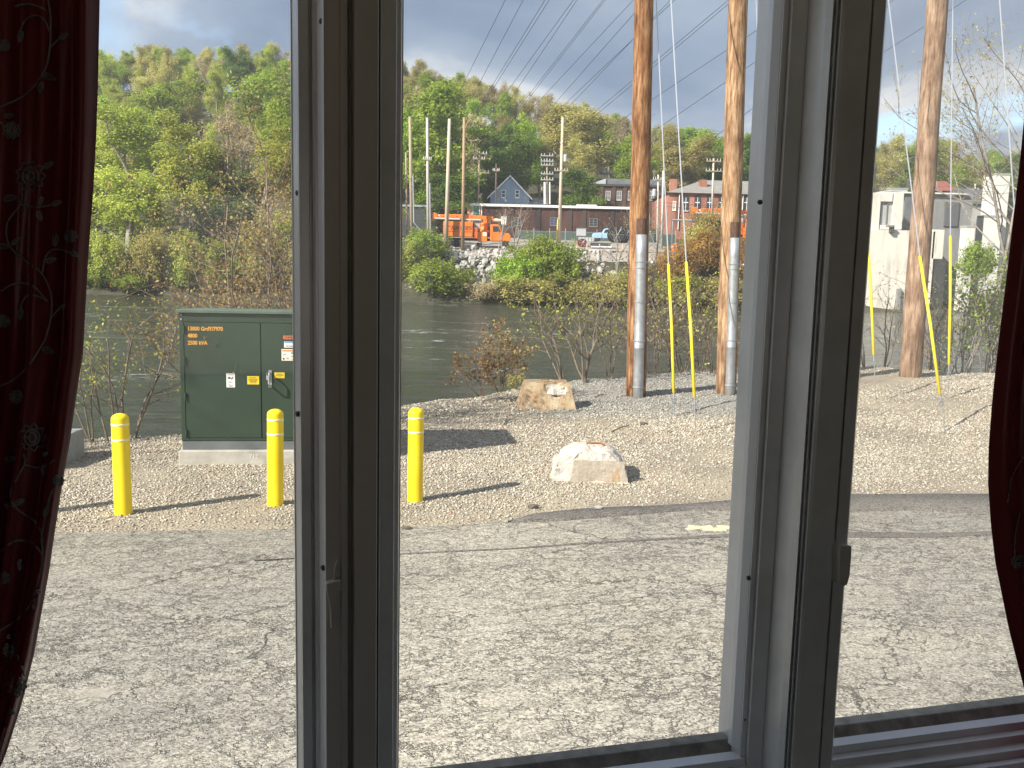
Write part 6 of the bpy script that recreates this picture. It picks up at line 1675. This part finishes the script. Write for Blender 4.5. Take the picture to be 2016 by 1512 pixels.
# profile across the left post, left to right
W1R = [(580, 1.333), (590, 1.312), (592, 1.300), (611, 1.300), (612, 1.308), (617, 1.308), (618, 1.292), (626, 1.288), (639.5, 1.262)]
POST1 = [(640, 1.262), (668, 1.262), (672, 1.256), (684, 1.258), (686, 1.268), (689, 1.258), (691, 1.268), (696, 1.256), (698, 1.246), (742, 1.246), (743.5, 1.256)]
W2L = [(744, 1.268), (747, 1.258), (750, 1.268), (776, 1.270), (778, 1.276), (786, 1.280), (787, 1.333)]
W2R = [(1478, 1.333), (1481, 1.320), (1498, 1.306), (1500, 1.302), (1511, 1.303), (1517, 1.294), (1545.5, 1.290)]
POST2 = [(1546, 1.290), (1579, 1.245), (1592, 1.232), (1595, 1.238), (1599, 1.228), (1603, 1.234), (1608, 1.222), (1616, 1.220), (1664, 1.220)]
W3L = [(1666, 1.224), (1668, 1.220), (1690, 1.222), (1692, 1.236)]
u1R, u2L, u2R, u3L = 1.333 * RU(580), 1.333 * RU(787), 1.333 * RU(1478), 1.30 * RU(1692)
S1, i1 = sash('casement window sash at the left, green cabinet seen through it', u1R - .60, u1R, None, W1R, .04)
S2, i2 = sash('middle casement window sash between the two posts', u2L, u2R, W2L, W2R, .05)
S3, i3 = sash('right casement window sash with hazy glass', u3L, u3L + .60, W3L, None, .17)
def child(o, e, inv):
    o.data.transform(Matrix.Translation(-inv)); o.parent = e; return o
fe = empty('window_frame', Wp(.4, 1.30, ZG - .1)); fi = fe.location.copy()
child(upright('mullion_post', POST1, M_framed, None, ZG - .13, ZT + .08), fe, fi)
child(upright('mullion_post', POST2, M_frame, None, ZG - .13, ZT + .08), fe, fi)
uA, uB = u1R - .66, u3L + .66
SILL = [(1.2575, -.056), (1.247, -.058), (1.243, -.074), (1.205, -.080), (1.16, -.082), (1.16, -.115), (1.41, -.115), (1.43, -.085), (1.38, -.066), (1.2575, -.066)]
child(rail('sill', SILL, uA, uB, M_bead, None), fe, fi)
child(rail('head', [(1.17, 0), (1.40, 0), (1.40, .06), (1.17, .06)], uA, uB, M_frame, None, ZT + .045), fe, fi)
for ua in (uA, uB): child(fix_normals(MB().prism([(ua - .03, 1.17), (ua + .012, 1.17), (ua + .012, 1.40), (ua - .03, 1.40)], lambda q: Wp(q[0], q[1], ZG - .1155), lambda q: Wp(q[0], q[1], ZT + .105)).build('jamb', M_frame)), fe, fi)
# bright vinyl beads on the right-hand side of sash 1 and 2 (they face the light)
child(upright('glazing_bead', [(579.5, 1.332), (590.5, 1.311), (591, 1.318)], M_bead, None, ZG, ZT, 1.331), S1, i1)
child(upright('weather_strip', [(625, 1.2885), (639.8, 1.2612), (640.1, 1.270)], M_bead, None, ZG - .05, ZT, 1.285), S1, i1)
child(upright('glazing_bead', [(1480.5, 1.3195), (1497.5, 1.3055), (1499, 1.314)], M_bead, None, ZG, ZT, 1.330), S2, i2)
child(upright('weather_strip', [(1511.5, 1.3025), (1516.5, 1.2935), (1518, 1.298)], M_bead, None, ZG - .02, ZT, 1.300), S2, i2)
# beige outer stop seen through the glass of the middle sash
def outer_stop(pxa, pxb, e, inv):
    ua, ub = 1.372 * RU(pxa), 1.372 * RU(pxb)
    child(fix_normals(MB().prism([(ua, 1.376), (ub, 1.376), (ub, 1.382), (ua, 1.382)], lambda q: Wp(q[0], q[1], ZG - .06), lambda q: Wp(q[0], q[1], ZT + .04)).build('outer_stop', M_outer)), e, inv)
outer_stop(1471, 1488, S2, i2); outer_stop(780, 790.5, S2, i2)
# screws along the beads
for (px, py, n, e, inv) in ((633, 42, 1.270, S1, i1), (636, 1118, 1.268, S1, i1), (586, 380, 1.316, S1, i1), (586, 815, 1.316, S1, i1), (1496, 398, 1.305, S2, i2), (1474, 1138, 1.305, S2, i2), (1464, 1416, 1.305, S2, i2), (1513, 1410, 1.30, S2, i2)):
    c = Wp(uat(px, py, n), n, zat(px, py, n)); s = MB().lathe([(.004, -.002), (.004, .001), (.002, .002)], 10).build('screw', mat('screw_dark', (.06, .06, .06), None, .5), None)
    s.data.transform(Matrix.Translation(c) @ Matrix.Rotation(WA - R_(50), 4, 'Z') @ Matrix.Rotation(R_(90), 4, 'X')); child(s, e, inv)
# lock lever on the left post, and on the right sash
def lever(pts, n, e, inv, th=.016):
    pl = [(uat(px, py, n), zat(px, py, n)) for px, py in pts]
    o = fix_normals(MB().prism(pl, lambda q: Wp(q[0], n - th, q[1]), lambda q: Wp(q[0], n + .003, q[1])).build('lock_lever', M_framed, None, bevel=.002)); child(o, e, inv); return o
lever([(640, 1143), (660, 1136), (670, 1134), (671, 1155), (664, 1160), (657, 1190), (655, 1226), (650, 1230), (648, 1190), (643, 1165)], 1.262, S1, i1)
lever([(655, 1137), (658, 1110), (664, 1098), (667, 1098), (661, 1116), (660, 1137)], 1.262, S1, i1, .010)
lever([(1640, 1066), (1661, 1067), (1660, 1090), (1657, 1125), (1652, 1143), (1643, 1146), (1636, 1140), (1636, 1080)], 1.222, S3, i3, .022)
# folded crank on the sill of the right sash
cz = ZG - .080
cu = 1.20 * RU(1955, 756)
k = MB().prism([(-.05, 0), (.05, 0), (.05, .018), (-.03, .026)], lambda q: Wp(cu + q[0], 1.19, cz + q[1] + .001), lambda q: Wp(cu + q[0], 1.225, cz + q[1] + .001)).build('crank_base', M_black); child(k, S3, i3)
k = MB().tube([Wp(cu - .01, 1.205, cz + .02), Wp(cu - .03, 1.20, cz + .035), Wp(cu + .06, 1.195, cz + .030), Wp(cu + .10, 1.195, cz + .024)], [.008, .007, .005, .006], 8).build('crank_handle', M_bead, None, True); child(k, S3, i3)

# room shell
def shell(name, poly, z0, z1, m):
    o = fix_normals(MB().prism(poly, lambda q: Wp(q[0], q[1], z0), lambda q: Wp(q[0], q[1], z1)).build(name, m)); tag(o, kind='structure'); return o
UL, UR, NB = -1.45, 2.30, -2.6
FZ, CZ = 1.0, 3.42
shell('floor', [(UL, NB), (UR, NB), (UR, 1.2), (UL, 1.2)], FZ - .1, FZ, mat('floor_boards', (.30, .19, .11), (.38, .25, .15), .6, 4))
shell('ceiling', [(UL - .1, NB - .1), (UR + .1, NB - .1), (UR + .1, 1.42), (UL - .1, 1.42)], CZ, CZ + .12, mat('ceiling_paint', (.8, .79, .76), None, .9))
shell('wall_left', [(UL - .1, NB), (UL, NB), (UL, 1.42), (UL - .1, 1.42)], -.02, CZ - .002, M_wall)
shell('wall_right', [(UR, NB), (UR + .1, NB), (UR + .1, 1.42), (UR, 1.42)], -.02, CZ - .002, M_wall)
RW0, RW1, RZ0, RZ1 = -.60, 1.00, 1.90, 3.0                     # unseen window added in the back wall as fill light for the room
for ua, ub, za, zb_ in ((UL - .1, RW0, -.02, CZ - .002), (RW1, UR + .1, -.02, CZ - .002), (RW0, RW1, -.02, RZ0), (RW0, RW1, RZ1, CZ - .002)):
    shell('wall_back', [(ua + .0005, NB - .1), (ub - .0005, NB - .1), (ub - .0005, NB - .002), (ua + .0005, NB - .002)], za, zb_, M_wall)
rw = empty('rear_fill_window', Wp((RW0 + RW1) / 2, NB - .05, RZ0)); ri = rw.location.copy()
for ua, ub, za, zb_ in ((RW0 + .001, RW0 + .06, RZ0 + .001, RZ1 - .001), (RW1 - .06, RW1 - .001, RZ0 + .001, RZ1 - .001), (RW0 + .061, RW1 - .061, RZ0 + .001, RZ0 + .06), (RW0 + .061, RW1 - .061, RZ1 - .06, RZ1 - .001)):
    o = fix_normals(MB().prism([(ua, NB - .08), (ub, NB - .08), (ub, NB - .02), (ua, NB - .02)], lambda q: Wp(q[0], q[1], za), lambda q: Wp(q[0], q[1], zb_)).build('frame', M_frame)); o.data.transform(Matrix.Translation(-ri)); o.parent = rw
o = MB().add([Wp(RW0 + .05, NB - .05, RZ0 + .05), Wp(RW1 - .05, NB - .05, RZ0 + .05), Wp(RW1 - .05, NB - .05, RZ1 - .05), Wp(RW0 + .05, NB - .05, RZ1 - .05)], [(0, 1, 2, 3)]).build('glass_pane', glass_mat('rear_glass', .01)); o.data.transform(Matrix.Translation(-ri)); o.parent = rw
tag(rw, 'unseen white framed window added behind the viewer as fill light', 'window')
shell('wall_front_left', [(UL + .002, 1.20), (uA - .032, 1.20), (uA - .032, 1.40), (UL + .002, 1.40)], FZ + .002, CZ - .003, M_wall)
shell('wall_front_right', [(uB + .032, 1.20), (UR - .002, 1.20), (UR - .002, 1.40), (uB + .032, 1.40)], FZ + .002, CZ - .003, M_wall)
shell('wall_front_below', [(UL + .002, 1.203), (UR - .002, 1.203), (UR - .002, 1.395), (UL + .002, 1.395)], -.02, ZG - .117, M_wall)
shell('wall_front_above', [(uA - .03, 1.203), (uB + .03, 1.203), (uB + .03, 1.397), (uA - .03, 1.397)], ZT + .107, CZ - .004, M_wall)

# ---- curtains
def curtain_material():
    m, nt, p = nodes_of('burgundy_satin'); N, L = nt.nodes.new, nt.links.new
    tc = N('ShaderNodeTexCoord'); w = N('ShaderNodeTexNoise'); w.inputs['Scale'].default_value = 900; mp = N('ShaderNodeMapping'); mp.inputs['Scale'].default_value = (1, 1, .08); L(tc.outputs['Object'], mp.inputs[0]); L(mp.outputs[0], w.inputs['Vector'])
    r = N('ShaderNodeValToRGB'); r.color_ramp.elements[0].color = (.16, .014, .018, 1); r.color_ramp.elements[1].color = (.26, .028, .030, 1); L(w.outputs['Fac'], r.inputs[0]); L(r.outputs[0], p.inputs['Base Color'])
    p.inputs['Roughness'].default_value = .38; p.inputs['Sheen Weight'].default_value = .2; p.inputs['Sheen Tint'].default_value = (.6, .1, .1, 1)
    t = N('ShaderNodeBsdfTranslucent'); t.inputs[0].default_value = (.16, .012, .012, 1)
    mx = N('ShaderNodeMixShader'); mx.inputs[0].default_value = .12; L(p.outputs[0], mx.inputs[1]); L(t.outputs[0], mx.inputs[2]); L(mx.outputs[0], nt.nodes['Material Output'].inputs[0])
    return m
M_cur = curtain_material()
def interp_edge(pts, py): return float(np.interp(py, [p[1] for p in pts], [p[0] for p in pts]))
def curtain(edge, far_px, n0, label, folds, amp, sgn):
    e = empty('curtain', Wp(n0 * RU(far_px), n0, FZ)); inv = e.location.copy()
    rows, cols = 100, 110
    pys = np.linspace(-420, 1750, rows)
    V = []
    def surf(s, py):
        pe = interp_edge(edge, py); n_edge = n0
        u0 = uat(far_px, py, n0); u1 = uat(pe, py, n0); z = zat((pe + far_px) / 2, py, n0)
        # gathers get tighter towards the free edge and towards the tie
        ph = folds * (s ** 1.35) * 2 * math.pi + .9 * math.sin(py * .0023 + s * 3)
        a = amp * (0.55 + .45 * math.sin(s * 9 + py * .001)) * (0.6 + .4 * sstep(0, 1200, py))
        n = n0 + a * math.sin(ph) + .35 * a * math.sin(2.3 * ph + py * .004)
        n = n * (1 - sstep(.965, 1, s)) + (n0 + .012) * sstep(.965, 1, s)
        return (u0 + (u1 - u0) * s, n, z)
    for py in pys:
        for c in np.linspace(0, 1, cols): V.append(Wp(*surf(c, py)) - inv)
    F = [(j * cols + i, j * cols + i + 1, (j + 1) * cols + i + 1, (j + 1) * cols + i) for j in range(rows - 1) for i in range(cols - 1)]
    o = link('fabric', np_mesh('fabric', [tuple(v) for v in V], F, M_cur, None, True), e)
    so = o.modifiers.new('thickness', 'SOLIDIFY'); so.thickness = .0018; so.offset = 0
    tag(e, label, 'curtain')
    def onsurf(px, py, lift=.004):
        u1, n1 = None, n0
        pe = interp_edge(edge, py)
        for _ in range(5):
            uu = uat(px, py, n1); u0, ue = uat(far_px, py, n0), uat(pe, py, n0); s = min(1, max(0, (uu - u0) / (ue - u0))); n1 = surf(s, py)[1]
        q = n1 - lift
        return Wp(uat(px, py, q), q, zat(px, py, q)) - inv
    return e, onsurf
LE = [(193, -160), (190, 0), (187, 150), (184, 250), (177, 380), (168, 500), (163, 600), (158, 700), (147, 770), (132, 880), (118, 960), (100, 1080), (92, 1140), (76, 1230), (62, 1310), (38, 1410), (6, 1512), (-40, 1620), (-90, 1750)]
RE = [(2060, -160), (2045, 0), (2032, 200), (2018, 340), (2006, 440), (1992, 560), (1977, 680), (1966, 780), (1959, 870), (1958, 940), (1964, 1020), (1973, 1090), (1984, 1140), (2000, 1215), (2020, 1290), (2050, 1400), (2080, 1512), (2110, 1620), (2150, 1750)]
CL, onL = curtain(LE, -330, 1.07, 'dark burgundy curtain with pale rose embroidery at the left edge', 5.0, .020, -1)
CRt, onR = curtain(RE, 2560, 1.16, 'dark burgundy curtain gathered at the right edge', 6.0, .022, 1)
M_thread = mat('embroidery_thread', (.20, .18, .18), (.28, .26, .25), .7, 60)
def stitch(pts, on, par, name, r=.0011, closed=False, sub=5):
    q = [Vector((p[0], p[1], 0)) for p in pts]
    if closed: q = q + [q[0], q[1], q[2]]
    out = []
    for i in range(len(q) - 1):                      # Catmull-Rom through the points
        p0, p1, p2, p3 = q[max(i - 1, 0)], q[i], q[i + 1], q[min(i + 2, len(q) - 1)]
        for t in np.linspace(0, 1, sub, endpoint=False):
            out.append(.5 * ((2 * p1) + (p2 - p0) * t + (2 * p0 - 5 * p1 + 4 * p2 - p3) * t * t + (3 * p1 - p0 - 3 * p2 + p3) * t ** 3))
    out.append(q[-1])
    if closed: out = out[sub:-sub]
    return MB().tube([on(p.x, p.y) for p in out], r, 4).build(name, M_thread, par)
def flower(cx_, cy_, r, on, par):
    n = 9
    outer = [(cx_ + r * (1 + .16 * math.cos(n * t)) * math.cos(t), cy_ + r * (1 + .16 * math.cos(n * t)) * math.sin(t)) for t in np.linspace(0, 2 * math.pi, 37)[:-1]]
    f = MB()
    rings = [outer, [(cx_ + r * .62 * math.cos(t), cy_ + r * .66 * math.sin(t)) for t in np.linspace(0, 2 * math.pi, 19)], [(cx_ + r * .30 * math.cos(t) + r * .05, cy_ + r * .42 * math.sin(t)) for t in np.linspace(.5, 2 * math.pi + .2, 15)],
             [(cx_ - r * .45, cy_ - r * .1), (cx_ - r * .1, cy_ + r * .35), (cx_ + r * .45, cy_ + r * .1)], [(cx_ - r * .2, cy_ - r * .5), (cx_ + r * .3, cy_ - r * .1), (cx_ + r * .2, cy_ + r * .5)]]
    for i, rg in enumerate(rings):
        pts = [on(*p) for p in rg]
        if i == 0: pts.append(pts[0])
        f.tube(pts, .0013 if i else .0010, 4)
    f.build('embroidered_flower', M_thread, par)
def leaf_st(cx_, cy_, ang, L_, on, par):
    a = R_(ang); pts = []
    for t in np.linspace(0, 2 * math.pi, 15): 
        x, y = L_ * .5 * math.cos(t), L_ * .2 * math.sin(t) * (1 - .3 * math.cos(t)); pts.append((cx_ + x * math.cos(a) - y * math.sin(a), cy_ + x * math.sin(a) + y * math.cos(a)))
    MB().tube([on(*p) for p in pts], .0010, 4).tube([on(*pts[0]), on(cx_, cy_), on(*pts[7])], .0008, 4).build('embroidered_leaf', M_thread, par)
for v in ([(93, -5), (99, 28), (99, 60), (98, 93), (90, 134), (69, 167), (42, 192), (0, 211)], [(98, 95), (112, 80), (124, 72)], [(97, 62), (88, 40), (70, 30), (50, 40), (40, 60)], [(90, 20), (60, 8), (30, 12)],
          [(42, 370), (40, 403), (14, 440), (18, 482), (51, 514), (83, 540), (100, 579), (100, 625), (88, 671)], [(40, 403), (74, 408), (105, 402)], [(83, 540), (90, 505), (109, 491), (140, 498)], [(0, 574), (32, 558), (65, 563), (93, 593)],
          [(98, 630), (112, 612), (122, 604)], [(92, 590), (60, 580), (44, 595), (40, 612)], [(88, 671), (60, 715), (30, 745), (0, 760)], [(46, 893), (48, 915), (21, 968), (32, 1000), (75, 1033), (83, 1076), (80, 1124), (54, 1199), (0, 1242)], [(80, 1070), (86, 1030), (96, 985), (105, 962)],
          [(0, 1085), (30, 1065), (62, 1068), (82, 1090)], [(48, 915), (80, 920), (108, 905)], [(35, 1290), (48, 1330)], [(10, 250), (0, 240)], [(20, 1380), (10, 1430), (0, 1470)]):
    stitch(v, onL, CL, 'embroidered_vine')
for f in ((60, 347, 26), (23, 257, 15), (139, 465, 11), (9, 90, 10), (63, 861, 24), (32, 781, 12), (115, 946, 10), (19, 1280, 12), (32, 1352, 18), (8, 632, 11), (8, 1138, 10)): flower(*f, onL, CL)
for l in ((126, 71, -25, 20), (40, 72, 100, 22), (98, 152, 20, 26), (80, 172, 100, 20), (96, 325, -30, 22), (80, 396, 110, 16), (112, 400, -20, 18), (78, 425, 70, 20), (20, 390, -10, 26), (32, 475, -35, 20), (8, 485, 0, 22), (109, 473, 95, 24), (146, 500, 25, 18), (100, 512, -15, 22), (122, 605, -40, 16), (40, 618, 95, 22), (95, 690, 20, 24), (18, 228, -15, 18), (90, 893, -20, 16),
          (85, 925, 90, 18), (22, 903, -10, 22), (38, 988, -30, 20), (15, 995, 0, 22), (40, 1112, 95, 20), (90, 1008, 110, 18), (76, 1165, 10, 12), (68, 1190, 95, 20), (20, 1252, -30, 14), (22, 1402, 20, 14)): leaf_st(*l, onL, CL)
for v in ([(2008, 1010), (1998, 1060), (2000, 1120)], [(2014, 900), (1992, 940), (1984, 990)]): stitch(v, onR, CRt, 'embroidered_vine')
flower(2004, 1105, 12, onR, CRt)

# ---- thin haze volume added to soften the far trees like window glare
hm = bpy.data.materials.new('added_haze'); hm.use_nodes = True; hm.node_tree.nodes.clear()
ho = hm.node_tree.nodes.new('ShaderNodeOutputMaterial'); hv = hm.node_tree.nodes.new('ShaderNodeVolumePrincipled')
hv.inputs['Density'].default_value = 0.00042; hv.inputs['Color'].default_value = (.86, .90, .95, 1); hv.inputs['Anisotropy'].default_value = .2
hm.node_tree.links.new(hv.outputs[0], ho.inputs['Volume'])
tag(MB().box(-720, 720, -140, 920, -6, 75).build('haze', hm), 'thin pale haze added to soften the far trees', 'haze', kind='stuff')
